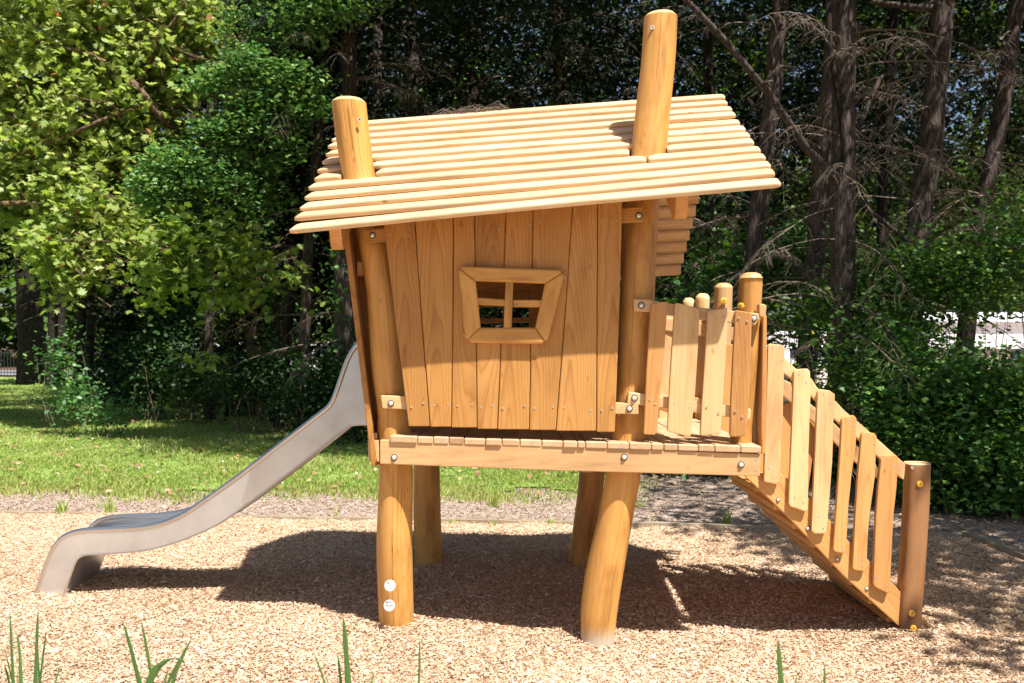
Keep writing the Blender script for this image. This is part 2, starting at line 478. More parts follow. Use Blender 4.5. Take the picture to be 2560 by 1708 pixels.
# ------------------------------------------------------------------ chips (uncountable)
def rot_quads(cen, ln, wd, yaw, pitch, roll):
    cy, sy = np.cos(yaw), np.sin(yaw); cp, sp = np.cos(pitch), np.sin(pitch)
    u = np.stack([cy * cp, sy * cp, sp], axis=1)
    s = np.stack([-sy, cy, np.zeros_like(cy)], axis=1)
    n = np.cross(u, s)
    cr, sr = np.cos(roll)[:, None], np.sin(roll)[:, None]
    s2 = s * cr + n * sr
    U = u * ln[:, None] / 2; S = s2 * wd[:, None] / 2
    return u, s2, U, S
def chips(name, n, xf, yf, lrange, mat, label, lift=0.006, tilt=0.35, tshift=0.0, mask=None):
    y = yf(NR.random(n)); x = xf(NR.random(n), y)
    if mask is not None:
        k = mask(x, y); x = x[k]; y = y[k]
    n = len(x)
    ln = NR.uniform(*lrange, n) * NR.choice([0.6, 1.0, 1.35], n, p=[.35, .5, .15]); wd = ln * NR.uniform(0.2, 0.42, n)
    yaw = NR.uniform(0, 2 * np.pi, n)
    z = ground_h(x, y) + lift + NR.uniform(0, 0.012, n)
    c = np.stack([x, y, z], axis=1)
    u, s, U, S = rot_quads(c, ln, wd, yaw, NR.normal(0, tilt, n), NR.normal(0, tilt * 1.2, n))
    v = np.empty((n, 4, 3))
    v[:, 0] = c - U - S * 0.5; v[:, 1] = c - U * 0.6 + S; v[:, 2] = c + U + S * 0.4; v[:, 3] = c + U * 0.5 - S
    t = np.clip(NR.beta(2.0, 1.9, n) + tshift + .07 * np.sin(x * 1.9 + y * .8) * np.sin(y * 2.6 - x) + .05 * np.sin(x * 7.3) * np.sin(y * 6.1 + x), 0, 1)
    me = np_mesh(name, v.reshape(-1, 3), np.arange(n * 4), np.full(n, 4), np.repeat(t, 4))
    o = link(name, me, None, (mat,))
    setp(o, label, 'wood chips', kind='stuff')
    return o
def y_by_dist(a, b): return lambda r: 1.0 / (1 / a - r * (1 / a - 1 / b))
def y_pow(a, b, e=1.5):   # density ~ Y^-e
    return lambda r: (a ** (1 - e) + r * (b ** (1 - e) - a ** (1 - e))) ** (1 / (1 - e))
chips('wood_chips', 470000, lambda r, y: (r * 2 - 1) * (0.60 * y + 0.4), y_pow(4.15, 8.9), (0.012, 0.029), L_CHIP,
      'fresh pale wood chips spread under the playhouse and slide', tilt=.29, mask=lambda x, y: (y < edge_y(x) - 0.03) & (x < 3.44))
chips('old_wood_chips', 78000, lambda r, y: (r * 2 - 1) * (0.68 * y + 0.2), y_pow(6.6, 13.0), (0.02, 0.04), L_OLDCHIP,
      'greyed old mulch between the timber edging and the lawn', lift=-0.008,
      mask=lambda x, y: ((y > edge_y(x) + 0.03) | (x > 3.5)) & ((y < lawn_front(x) + 0.1) | (x > lawn_right(y) - 0.1)))

# ------------------------------------------------------------------ playhouse
HOUSE = empty('wooden_playhouse', (0, 5.8, 0))
setp(HOUSE, 'crooked wooden playhouse on log stilts with steel slide, fenced deck and stairs', 'playhouse')
def hchild(o):
    o.parent = HOUSE
    o.matrix_parent_inverse = Matrix.Translation(-HOUSE.location)
    return o

bolt_me = None
def bolt(parent, p, r=0.0125, name='bolt', yaw=0.0):
    """dome head in a dark counterbore, facing the camera side (-Y)"""
    global bolt_me
    if bolt_me is None:
        bm = bmesh.new()
        n = 20
        rings = [(1.0, 0.0), (0.97, -0.25), (0.8, -0.55), (0.45, -0.8), (0.0, -0.88)]
        prev = None
        for (rr, d) in rings:
            if rr == 0:
                c = bm.verts.new((0, d, 0))
                for i in range(n): bm.faces.new((prev[i], prev[(i + 1) % n], c))
            else:
                cur = [bm.verts.new((rr * math.cos(2 * math.pi * i / n), d, rr * math.sin(2 * math.pi * i / n))) for i in range(n)]
                if prev:
                    for i in range(n): bm.faces.new((prev[i], prev[(i + 1) % n], cur[(i + 1) % n], cur[i]))
                prev = cur
        k = len(bm.faces)
        a = [bm.verts.new((1.02 * math.cos(2 * math.pi * i / n), -0.04, 1.02 * math.sin(2 * math.pi * i / n))) for i in range(n)]
        b = [bm.verts.new((1.32 * math.cos(2 * math.pi * i / n), -0.05, 1.32 * math.sin(2 * math.pi * i / n))) for i in range(n)]
        for i in range(n): bm.faces.new((a[i], a[(i + 1) % n], b[(i + 1) % n], b[i]))
        bm.faces.ensure_lookup_table()
        for f in bm.faces[k:]: f.material_index = 1
        for f in bm.faces[:k]: f.smooth = True
        bmesh.ops.recalc_face_normals(bm, faces=bm.faces[:])
        bolt_me = bpy.data.meshes.new('bolt'); bm.to_mesh(bolt_me); bm.free()
        bolt_me.materials.append(M_BOLT); bolt_me.materials.append(M_HOLE)
    o = bpy.data.objects.new(name, bolt_me)
    COL.objects.link(o)
    o.parent = parent
    o.matrix_parent_inverse = parent.matrix_parent_inverse.inverted() @ Matrix.Identity(4) if False else Matrix.Identity(4)
    if parent is not HOUSE: pass
    o.location = Vector(p) ; o.scale = (r, r, r); o.rotation_euler = (0, 0, yaw)
    return o
SCREWS = {}
def screws(key, pts, r=0.0052):
    SCREWS.setdefault(key, []).extend([(Vector(p), r) for p in pts])
def flush_screws():
    for (parent, lst) in SCREWS.values() if False else [(k, v) for k, v in SCREWS.items()]:
        bm = bmesh.new()
        for p, r in lst:
            n = 8
            c = bm.verts.new(p + Vector((0, -0.0006, 0)))
            ring = [bm.verts.new(p + Vector((r * math.cos(2 * math.pi * i / n), -0.0012, r * math.sin(2 * math.pi * i / n)))) for i in range(n)]
            hub = [bm.verts.new(p + Vector((0.42 * r * math.cos(2 * math.pi * i / n), -0.0010, 0.42 * r * math.sin(2 * math.pi * i / n)))) for i in range(n)]
            for i in range(n):
                bm.faces.new((ring[i], ring[(i + 1) % n], hub[(i + 1) % n], hub[i]))
                f = bm.faces.new((hub[i], hub[(i + 1) % n], c)); f.material_index = 1
            rr = [bm.verts.new(p + Vector((r * math.cos(2 * math.pi * i / n), 0.005, r * math.sin(2 * math.pi * i / n)))) for i in range(n)]
            for i in range(n): bm.faces.new((ring[i], rr[i], rr[(i + 1) % n], ring[(i + 1) % n]))
        me = bpy.data.meshes.new('screw_heads'); bm.to_mesh(me); bm.free()
        o = link('screw_heads', me, bpy.data.objects[parent], (M_SCREW, M_HOLE))
        o['kind'] = 'stuff'

# --- logs
def log(name, path, mat, parent=HOUSE, seg=36, cracks=(), flat_top=False, lump=0.02, cham=0.018, sq=2.0, seed=0, top=True):
    """path: list of (x_px, y_px, Y, radius_m) from top to bottom, measured on the photograph"""
    rr = random.Random(seed)
    pts = [(P(x, y, Y), r) for x, y, Y, r in path]
    # resample with a Catmull curve
    fine = []
    for i in range(len(pts) - 1):
        p0 = pts[max(i - 1, 0)]; p1 = pts[i]; p2 = pts[i + 1]; p3 = pts[min(i + 2, len(pts) - 1)]
        k = 7
        for j in range(k):
            t = j / k
            def cr(a, b, c, d): return 0.5 * ((2 * b) + (c - a) * t + (2 * a - 5 * b + 4 * c - d) * t * t + (3 * b - a - 3 * c + d) * t ** 3)
            fine.append((Vector([cr(p0[0][q], p1[0][q], p2[0][q], p3[0][q]) for q in range(3)]), cr(p0[1], p1[1], p2[1], p3[1])))
    fine.append(pts[-1])
    angs = [(2 * math.pi * i / seg, 0, None) for i in range(seg)]
    for ci, (ca, z0, z1) in enumerate(cracks):
        for da, dep in ((-0.04, 0), (-0.009, 0), (0, 1), (0.009, 0), (0.04, 0)):
            angs.append(((math.radians(ca) + da) % (2 * math.pi), dep, (ci, z0, z1)))
    ck = [math.radians(c_[0]) % (2 * math.pi) for c_ in cracks]
    angs = [t for t in angs if t[2] is not None or all(abs((t[0] - k + math.pi) % (2 * math.pi) - math.pi) > .085 for k in ck)]
    angs.sort(key=lambda t: t[0])
    n = len(angs)
    bm = bmesh.new()
    a0 = (fine[0][0] - fine[-1][0]).normalized()
    rings = []
    zt, zb = fine[0][0].z, fine[-1][0].z
    ph = [rr.uniform(0, 6.28) for _ in range(6)]
    def ring(c, r, extra=0.0, tiltn=None):
        out = []
        for (a, dep, info) in angs:
            z = c.z
            q = r * (1 + lump * math.sin(3 * a + ph[0] + z * 2.2) * 0.6 + lump * 0.8 * math.sin(2 * a + ph[1] + z * 4.1))
            if sq != 2.0:
                q *= 1.0 / (abs(math.cos(a)) ** sq + abs(math.sin(a)) ** sq) ** (1 / sq)
            if dep and info[1] <= z <= info[2]: q -= 0.010
            wig = 0.0
            if info is not None: wig = 0.018 * math.sin(z * 6 + ph[2] + info[0]) + 0.008 * math.sin(z * 17 + ph[3])
            out.append(bm.verts.new(c + Vector((math.sin(a + wig) * q, -math.cos(a + wig) * q, 0))))
        return out
    if top:
        c, r = fine[0]
        if not flat_top:
            sl = Vector((rr.uniform(-.1, .1), 0, 0))
            rings.append(ring(c + Vector((0, 0, 0.008)), r * 0.45))
            rings.append(ring(c + Vector((0, 0, 0.0)), r * 0.78))
            c1 = fine[0][0].lerp(fine[1][0], min(1, cham / max(1e-4, (fine[0][0] - fine[1][0]).length)))
            rings.append(ring(c1, r * 1.0))
            fine[0] = None
        else:
            rings.append(ring(c, r * 0.93))
            c1 = c - a0 * 0.006
            rings.append(ring(c1, r)); fine[0] = None
    for f in fine:
        if f is None: continue
        rings.append(ring(f[0], f[1]))
    for A, B in zip(rings[:-1], rings[1:]):
        for i in range(n):
            bm.faces.new((A[i], B[i], B[(i + 1) % n], A[(i + 1) % n]))
    ft = bm.faces.new(rings[0]); fb = bm.faces.new(rings[-1][::-1])
    bm.faces.ensure_lookup_table()
    for f in bm.faces: f.smooth = True
    ncap = n * (2 if not flat_top else 1)
    for f in bm.faces[:ncap]: f.material_index = 1; f.smooth = False
    ft.material_index = 1; ft.smooth = False; fb.smooth = False
    bmesh.ops.recalc_face_normals(bm, faces=bm.faces[:])
    me = bpy.data.meshes.new(name); bm.to_mesh(me); bm.free()
    add_grain(me, a0, v0=0.004, w0=0.003, tilt=0.01)
    o = link(name, me, None, (mat, W_CAP))
    if parent is HOUSE: hchild(o)
    return o

K = 1.0893
def d2(x, y, Y, r): return (x * K, y * K, Y, r)
post_fl = log('post', [d2(800, 228, F(871, .08), .090), d2(811, 320, F(880, .09), .090), d2(827, 415, F(900, .09), .088), d2(853, 526, F(930, .04), .088),
                       d2(878, 663, F(955, .0), .087), d2(892, 846, F(970), .088), d2(905, 963, F(985), .084), d2(908, 1100, F(989), .0895),
                       d2(905, 1250, F(989, .02), .095), d2(909, 1400, F(989, .06), .092), d2(914, 1500, F(989, .1), .088)],
             W_POST, cracks=[(-2, -.1, .78), (14, .4, .95), (28, -.1, .7), (4, 2.4, 3.0), (-14, 2.6, 3.0), (22, 2.3, 3.1), (18, .9, 2.1)], seed=1)
post_fr = log('post', [d2(1517, 32, F(1650, .15), .086), d2(1511, 140, F(1646, .13), .086), d2(1498, 260, F(1632, .12), .088), d2(1488, 365, F(1620, .09), .090), d2(1473, 480, F(1605, .05), .089),
                       d2(1464, 640, F(1595, .0), .087), d2(1455, 850, F(1585), .088), d2(1441, 1014, F(1570), .084), d2(1429, 1100, F(1557, -.01), .088), d2(1415, 1177, F(1541, -.01), .089),
                       d2(1388, 1312, F(1512, 0), .097), d2(1376, 1397, F(1498, .0), .093), d2(1372, 1465, F(1494, .0), .084), d2(1370, 1520, F(1490, .0), .084)],
             W_POSTB, cracks=[(-8, 2.85, 3.2), (10, .3, .85), (25, -.1, .6), (-20, 1.0, 1.9)], seed=2)
post_bl = log('post', [d2(975, 640, 6.78, .088), d2(978, 900, 6.78, .088), d2(979, 1070, 6.78, .088), d2(980, 1180, 6.78, .092), d2(984, 1297, 6.78, .093), d2(985, 1360, 6.78, .09)],
             W_POST, cracks=[(5, 0, 1.2)], seed=3)
post_br = log('post', [d2(1372, 620, 6.70, .086), d2(1366, 900, 6.70, .086), d2(1358, 1085, 6.70, .086), d2(1345, 1211, 6.70, .09), d2(1332, 1306, 6.70, .092), d2(1328, 1360, 6.70, .09)],
             W_POST, cracks=[(8, 0, 1.1)], seed=4)

def text_mesh(s, size, mat, bold=0.0):
    cu = bpy.data.curves.new('t', 'FONT')
    cu.body = s; cu.size = size; cu.align_x = 'CENTER'; cu.align_y = 'CENTER'; cu.offset = bold; cu.resolution_u = 2
    ob = bpy.data.objects.new('t', cu); COL.objects.link(ob)
    bpy.context.view_layer.update()
    me = bpy.data.meshes.new_from_object(ob.evaluated_get(bpy.context.evaluated_depsgraph_get()))
    bpy.data.objects.remove(ob)
    me.materials.clear(); me.materials.append(mat)
    me.transform(Matrix.Rotation(math.radians(90), 4, 'X'))
    return me
def round_plate(name, p, r, domed, mat, parent, prints, yaw=0.0, thick=0.006):
    bm = bmesh.new()
    n = 28
    prof = [(1.0, 0.0), (1.0, -thick * .6), (0.93, -thick)] + ([(0.6, -thick - r * .12), (0.0, -thick - r * .16)] if domed else [(0.0, -thick)])
    prev = None
    for rr, y in prof:
        if rr == 0:
            c = bm.verts.new((0, y, 0))
            for i in range(n): bm.faces.new((prev[i], prev[(i + 1) % n], c))
        else:
            cur = [bm.verts.new((rr * r * math.cos(2 * math.pi * i / n), y, rr * r * math.sin(2 * math.pi * i / n))) for i in range(n)]
            if prev:
                for i in range(n): bm.faces.new((prev[i], prev[(i + 1) % n], cur[(i + 1) % n], cur[i]))
            prev = cur
    bmesh.ops.recalc_face_normals(bm, faces=bm.faces[:])
    mats = [mat]
    yy = -thick - (r * .17 if domed else 0) - 0.0008
    for kind, dat, m in prints:
        if m not in mats: mats.append(m)
        mi = mats.index(m)
        f0 = len(bm.faces)
        if kind == 'text':
            s, size, x, z, bold = dat
            tm = text_mesh(s, size, m, bold)
            tm.transform(Matrix.Translation((x, yy, z)))
            bm.from_mesh(tm); bpy.data.meshes.remove(tm)
        else:
            vs = [bm.verts.new((x, yy, z)) for x, z in dat]
            bm.faces.new(vs)
        bm.faces.ensure_lookup_table()
        for f in bm.faces[f0:]: f.material_index = mi
    me = bpy.data.meshes.new(name); bm.to_mesh(me); bm.free()
    for m in mats: me.materials.append(m)
    o = link(name, me, parent)
    o.location = p; o.rotation_euler = (0, 0, yaw)
    return o
# two silver labels on the front left post
T1 = P(930 + 590 / 13.07, 1420 + 578 / 13.07, 5.085)
T2 = P(930 + 565 / 13.07, 1420 + 1230 / 13.07, 5.095)
q = 0.028 / 185.0     # metres per crop pixel
round_plate('label_disc', T1, 0.0295, False, M_DISC, post_fl,
            [('poly', [(-75 * q, 80 * q), (-45 * q, 80 * q), (-42 * q, 125 * q), (-78 * q, 125 * q)], M_BLK),
             ('text', ('SIK-HOLZ', 0.0062, 38 * q, 102 * q, 0.0), M_GREYP),
             ('poly', [(-90 * q, -20 * q), (60 * q, -20 * q), (60 * q, -27 * q), (-90 * q, -27 * q)], M_GREYP),
             ('poly', [(-40 * q, -50 * q), (110 * q, -50 * q), (110 * q, -57 * q), (-40 * q, -57 * q)], M_GREYP),
             ('poly', [(-30 * q, 30 * q), (30 * q, 30 * q), (30 * q, 24 * q), (-30 * q, 24 * q)], M_GREYP)])
round_plate('label_disc', T2, 0.0295, False, M_DISC, post_fl,
            [('poly', [(-110 * q, 95 * q), (-80 * q, 95 * q), (-78 * q, 145 * q), (-112 * q, 145 * q)], M_BLK),
             ('text', ('SIK-HOLZ', 0.0078, 12 * q, 128 * q, 0.00015), M_BLK),
             ('text', ('Jüll  ant', 0.0125, 0, 18 * q, 0.0), M_BLK),
             ('poly', [(-50 * q, -45 * q), (60 * q, -45 * q), (60 * q, -50 * q), (-50 * q, -50 * q)], M_GREYP)])
def yellow_cap(p, parent, yaw=0.0, r=0.0175):
    k = r / 0.0175
    return round_plate('yellow_cap', p, r, True, M_YEL, parent,
                       [('poly', [(-.0045 * k, .0 * k), (.0045 * k, .0), (.0028 * k, .003 * k), (.001 * k, .0082 * k), (-.001 * k, .0082 * k), (-.0028 * k, .003 * k)], M_BLK),
                        ('text', ('SIK-HOLZ', 0.0026 * k, 0, -.0045 * k, 0.0001), M_BLK)], yaw, 0.007)

# --- deck
def c3(x, y): return (800 + x / 2.751, 540 + y / 2.751)
def c5(x, y): return (1500 + x / 3.136, 700 + y / 3.136)
def c6(x, y): return (1850 + x / 1.9127, 820 + y / 1.9127)
def c7(x, y): return (60 + x / 2.24, 820 + y / 2.24)
def c8(x, y): return (880 + x / 2.704, 1060 + y / 2.704)
def face(pts, o): return [P(x, y, F(x, o)) for x, y in pts]

beam_front = prism('deck_beam_front', face([(950, 1101), (1420, 1117), (1902, 1135.5), (1900, 1191), (1400, 1177), (950, 1160)], -.16), .055, W_PALE, None, .004, along=(1, -.12, 0), tilt=.02)
beam_parts = [beam_front]
def gb(a, b, w, h, mat=W_PALE, bev=.004): return bar('b', a, b, w, h, mat, None, bev=bev)
bl, br = P(950, 1131, F(950, -.1)), P(1900, 1163, F(1900, -.1))
beam_parts.append(gb(Vector((bl.x - .01, 5.2, bl.z)), Vector((-.72, 6.72, bl.z)), .045, .11))
beam_parts.append(gb(Vector((1.18, 5.0, br.z + .01)), Vector((1.22, 6.66, br.z + .01)), .05, .10))
beam_parts.append(gb(Vector((-.70, 6.86, .86)), Vector((1.42, 6.62, .86)), .05, .11))
beam_parts.append(gb(Vector((.38, 5.06, .885)), Vector((.38, 6.66, .885)), .05, .10))
deck = group_part('deck', beam_parts, ['beam'] * 9)
hchild(deck)
def sub(o, parent):
    """child of a part; the part itself has world-space mesh under HOUSE"""
    o.parent = parent
    return o
xs = [974, 1043, 1083, 1122, 1160, 1213.6, 1254.6, 1299.7, 1354.5, 1407.7, 1444, 1463.6, 1518, 1573, 1628.5, 1659.4, 1695, 1746, 1787, 1851.7, 1904.3]
for a, b in zip(xs[:-1], xs[1:]):
    def yt(x): return 1090 + (x - 974) / 930 * 27
    jt = R.uniform(-1.2, 1.2)
    jo = R.uniform(-.006, .006)
    pts = [(a + .7, yt(a) + jt), (b - .7, yt(b) + jt), (b - .7, yt(b) + 16.2), (a + .7, yt(a) + 16.2)]
    fr = face(pts, -.168 + jo)
    Ye = 6.82 - .06 * fr[0].x
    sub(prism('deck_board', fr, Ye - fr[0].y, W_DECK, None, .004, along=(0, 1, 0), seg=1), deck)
sub(prism('deck_board', face([(919, 1083), (943, 1083), (943, 1099), (919, 1099)], -.05), 1.62, W_PALE, None, .004, along=(0, 1, 0), seg=1), deck)
sub(prism('side_beam', face([(919, 1099.5), (947, 1100), (947, 1156), (921, 1154)], -.06), 1.6, W_PALE, None, .004, along=(0, 1, 0)), deck)
for x, y in ((285, 228), (1840, 226)):
    tx, ty = c8(x, y); bolt(deck, P(tx, ty, F(tx, -.162)))
tx, ty = c5(1107, 1450); bolt(deck, P(tx, ty, F(tx, -.162)))
screws('deck', [P(*c5(1224, 1407), F(1890, -.16)), P(*c5(1224, 1492), F(1890, -.16))], .006)

# --- front wall
wall_bits = []
def batten(pts, o=-.125, th=.034, mat=W_PALE):
    return prism('b', face(pts, o), th, mat, None, .004, along=(1, -.12, 0))
wall_bits.append(batten([c3(298, 92), c3(1000, 60), c3(1500, 10), c3(2080, -50), c3(2215, -65), c3(2225, 40), c3(2080, 48), c3(1500, 95), c3(1000, 150), c3(310, 183)], mat=W_PLANK))
wall_bits.append(batten([c3(418, 1235), c3(1000, 1255), c3(2030, 1283), c3(2190, 1295), c3(2192, 1365), c3(1000, 1345), c3(430, 1325)], mat=W_PALE))
wall = hchild(group_part('front_wall', wall_bits, ['batten']))
J = [((425, -40), (435, 60), (607, 1447)), ((646, -60), (650, 60), (757, 1450)), ((918, -60), (917, 500), (903, 1455)),
     ((1060, -80), (1073, 600), (1080, 1465)), ((1283, -90), (1256, 600), (1220, 1468)), ((1468, -100), (1455, 600), (1440, 1472)),
     ((1741, -110), (1700, 500), (1622, 1478)), ((1910, -120), (1906, 700), (1900, 1482)), ((2083, -130), (2060, 700), (2030, 1488))]
def jx(i, y):
    (xa, ya), (xb, yb), (xc, yc) = J[i]
    if y <= yb: return xa + (xb - xa) * (y - ya) / (yb - ya)
    return xb + (xc - xb) * (y - yb) / (yc - yb)
def plank(i, y0, y1, left=None, right=None, nm='wall_plank', op=-.155):
    """quad between joints i and i+1 from y0 to y1; optional replaced side lines"""
    gap = 2.6
    ysl = [y0, (y0 + y1) / 2, y1]
    L = [((left(y) if left else jx(i, y)) + gap, y) for y in ysl]
    Rr = [((right(y) if right else jx(i + 1, y)) - gap, y) for y in ysl]
    pts = [c3(*p) for p in L] + [c3(*p) for p in reversed(Rr)]
    o = prism(nm, face(pts, op + R.uniform(-.002, .002)), .026, W_PLANK, None, .0035, along=(0, 0, 1), seg=1)
    return sub(o, wall)
TOPS = [-40, -60, -65, -85, -95, -105, -115, -125]
BOT = [1447, 1450, 1455, 1465, 1468, 1472, 1478, 1486]
for i in (0, 1, 6, 7):
    plank(i, TOPS[i], BOT[i])
# planks 2..5 run around the window hole (hole in crop px: x 1060..1560, y 430..790)
HX0, HX1, HY0, HY1 = 1050, 1568, 428, 792
def notch_plank(i, side):
    gap = 2.6
    y0, y1 = TOPS[i], BOT[i]
    L = [(jx(i, y) + gap, y) for y in (y0, 500 if i != 5 else 600, y1)]
    Rr = [(jx(i + 1, y) - gap, y) for y in (y0, 500, y1)]
    if side == 'R':   # notch on right edge
        pts = L + [(jx(i + 1, y1) - gap, y1), (jx(i + 1, HY1) - gap, HY1), (HX0, HY1), (HX0, HY0), (jx(i + 1, HY0) - gap, HY0), (jx(i + 1, y0) - gap, y0)]
    else:
        pts = [(jx(i, y0) + gap, y0), (jx(i, HY0) + gap, HY0), (HX1, HY0), (HX1 - 60, HY1), (jx(i, HY1) + gap, HY1), (jx(i, y1) + gap, y1), (jx(i + 1, y1) - gap, y1), (jx(i + 1, 500) - gap, 500), (jx(i + 1, y0) - gap, y0)]
    pts = [c3(*p) for p in pts]
    return sub(prism('wall_plank', face(pts, -.155), .026, W_PLANK, None, .003, along=(0, 0, 1), seg=1), wall)
notch_plank(2, 'R'); notch_plank(5, 'L')
plank(3, TOPS[3], HY0); plank(3, HY1, BOT[3]); plank(4, TOPS[4], HY0); plank(4, HY1, BOT[4])
sp = [(477, 130), (610, 133), (697, 107), (867, 123), (953, 92), (1018, 105), (1103, 93), (1231, 88), (1327, 60), (1442, 64), (1512, 43), (1705, 51), (1775, 44), (1876, 48), (1943, 30), (2042, 35),
      (629, 1315), (710, 1287), (783, 1302), (881, 1293), (946, 1305), (1046, 1297), (1106, 1313), (1187, 1302), (1257, 1322), (1407, 1305), (1476, 1323), (1603, 1313), (1680, 1315), (1861, 1337), (1937, 1337), (2010, 1320)]
screws('front_wall', [P(*c3(x, y), F(c3(x, y)[0], -.1565)) for x, y in sp])
for x, y in ((362, 133), (488, 1290), (2128, 1327)):
    t = c3(x, y); bolt(wall, P(*t, F(t[0], -.128)))
t = (1500 + 363 / 3.734, 440 + 372 / 3.734); bolt(wall, P(*t, F(t[0], -.128)))
# window
win_bits = []
OUT = [(945, 345), (1690, 372), (1562, 885), (1000, 872)]
INN = [(1070, 448), (1548, 465), (1480, 768), (1105, 768)]
def rcut(p, a, b, d=38):   # cut outer corner in two points
    def tow(p, q):
        v = (q[0] - p[0], q[1] - p[1]); l = math.hypot(*v); return (p[0] + v[0] / l * d, p[1] + v[1] / l * d)
    return tow(p, a), tow(p, b)
window = None
frame = []
for i in range(4):
    j = (i + 1) % 4
    o0, o1, i0, i1 = OUT[i], OUT[j], INN[i], INN[j]
    a0 = rcut(o0, OUT[(i - 1) % 4], o1)[1]; a1 = rcut(o1, o0, OUT[(j + 1) % 4])[0]
    m0 = ((o0[0] * .82 + i0[0] * .18), (o0[1] * .82 + i0[1] * .18)); m1 = ((o1[0] * .82 + i1[0] * .18), (o1[1] * .82 + i1[1] * .18))
    pts = [c3(*p) for p in (m0, a0, a1, m1, i1, i0)]
    f = face(pts, -.190)
    al = f[2] - f[1]
    o = prism('frame_board', f, .034, W_POST, None, .0, along=al)
    # round the outer and inner long edges, keep the mitres tight
    bm = bmesh.new(); bm.from_mesh(o.data)
    lay = None
    es = []
    ctr = sum((v.co for v in bm.verts), Vector()) / len(bm.verts)
    ymin = -1
    for e in bm.edges:
        a, b = e.verts
        dirv = (b.co - a.co).normalized()
        front = (a.co.y + b.co.y) / 2 < ctr.y
        if front and abs(dirv.dot(al.normalized())) > .55: es.append(e)
    bmesh.ops.bevel(bm, geom=es, offset=.014, segments=4, profile=.5, affect='EDGES', clamp_overlap=True)
    me2 = bpy.data.meshes.new('frame_board'); bm.to_mesh(me2); bm.free()
    if 'gv' in me2.attributes: me2.attributes.remove(me2.attributes['gv'])
    me2.materials.append(W_POST); add_grain(me2, al, tilt=.05)
    o.data = me2
    frame.append(o)
window = hchild(frame[0]); window.name = 'window'
# use a proper part: glazing bars are its sub-parts, frame boards too
for o in frame[1:]: sub(o, window)
def wbar(pts, o=-.175, th=.03, al=(1, 0, 0)): return sub(prism('glazing_bar', face([c3(*p) for p in pts], o), th, W_POST, None, .004, along=al, seg=1), window)
wbar([(1278, 440), (1330, 440), (1318, 775), (1262, 775)], -.182, .032, (0, 0, 1))
wbar([(1070, 560), (1278, 575), (1276, 620), (1075, 612)])
wbar([(1326, 578), (1535, 578), (1530, 628), (1324, 628)])
screws(window.name, [P(*c3(x, y), F(c3(x, y)[0], -.1905)) for x, y in ((1683, 426), (992, 826), (1567, 826), (1240, 828))])

# --- back wall (seen through the window), side walls
def bpl(x0, x1, y0, y1, Yd=6.62, mat=W_PLANK, nm='wall_plank', th=.026, par=None):
    pts = [P(x0 + .6, y0, Yd), P(x1 - .6, y0, Yd), P(x1 - .6, y1, Yd), P(x0 + .6, y1, Yd)]
    return prism(nm, pts, th, mat, None, .003, along=(0, 0, 1), seg=1)
bw = [prism('b', [P(1050, 690, 6.58), P(1480, 690, 6.58), P(1480, 722, 6.58), P(1050, 735, 6.58)], .035, W_PLANK, None, .003, along=(1, 0, 0)),
      prism('b', [P(1050, 980, 6.58), P(1480, 980, 6.58), P(1480, 1010, 6.58), P(1050, 1010, 6.58)], .035, W_PLANK, None, .003, along=(1, 0, 0))]
backw = hchild(group_part('back_wall', bw, ['batten']))
bx = [1062, 1105, 1150, 1198, 1240, 1285, 1322, 1370, 1420, 1468]
for a, b in zip(bx[:-1], bx[1:]):
    if a >= 1198 and b <= 1322:
        sub(bpl(a, b, 560, 768), backw); sub(bpl(a, b, 862, 1050), backw)
    else:
        sub(bpl(a, b, 560, 1050), backw)
sub(prism('window_bar', [P(1195, 797, 6.60), P(1325, 794, 6.60), P(1325, 806, 6.60), P(1195, 809, 6.60)], .03, W_PLANK, None, .003, along=(1, 0, 0)), backw)
sub(prism('window_bar', [P(1256, 766, 6.64), P(1264, 766, 6.64), P(1266, 864, 6.64), P(1258, 864, 6.64)], .03, W_PLANK, None, .003), backw)
# left wall with slide opening, boards leaning outwards
def xleft(z): return -.735 - (z - .97) * .122
def lplank(y0, y1, z0, z1, X=xleft, th=.028, mat=W_PLANK):
    pts = [Vector((X(z0), y0, z0)), Vector((X(z1), y0, z1)), Vector((X(z1), y1, z1)), Vector((X(z0), y1, z0))]
    return prism('wall_plank', pts, th, mat, None, .003, along=(0, 0, 1), direction=(1, 0, 0), seg=1)
lw = [bar('b', (xleft(1.85) + .05, 5.2, 1.88), (xleft(1.85) + .05, 6.7, 1.88), .035, .075, W_PLANK),
      bar('b', (xleft(1.0) + .05, 5.2, 1.06), (xleft(1.0) + .05, 5.6, 1.06), .035, .075, W_PLANK)]
leftw = hchild(group_part('left_wall', lw, ['batten']))
sub(lplank(5.12, 5.34, .86, 2.10), leftw); sub(lplank(5.345, 5.60, .86, 2.15), leftw)
for a, b in ((5.605, 5.79), (5.795, 5.99), (5.995, 6.22)): sub(lplank(a, b, 1.72, 2.35), leftw)
sub(lplank(6.225, 6.44, .86, 2.3), leftw); sub(lplank(6.445, 6.66, .86, 2.2), leftw)
def xright(z): return .60 + (z - .97) * .03
rw = [bar('b', (xright(1.9) - .03, 5.2, 1.9), (xright(1.9) - .03, 6.6, 1.9), .035, .075, W_PLANK)]
rightw = hchild(group_part('right_wall', rw, []))
sub(lplank(6.05, 6.3, 1.02, 2.5, X=xright), rightw); sub(lplank(6.305, 6.55, 1.02, 2.4, X=xright), rightw)
for a, b in ((5.35, 5.57), (5.575, 5.80), (5.805, 6.045)): sub(lplank(a, b, 1.95, 2.55, X=xright), rightw)

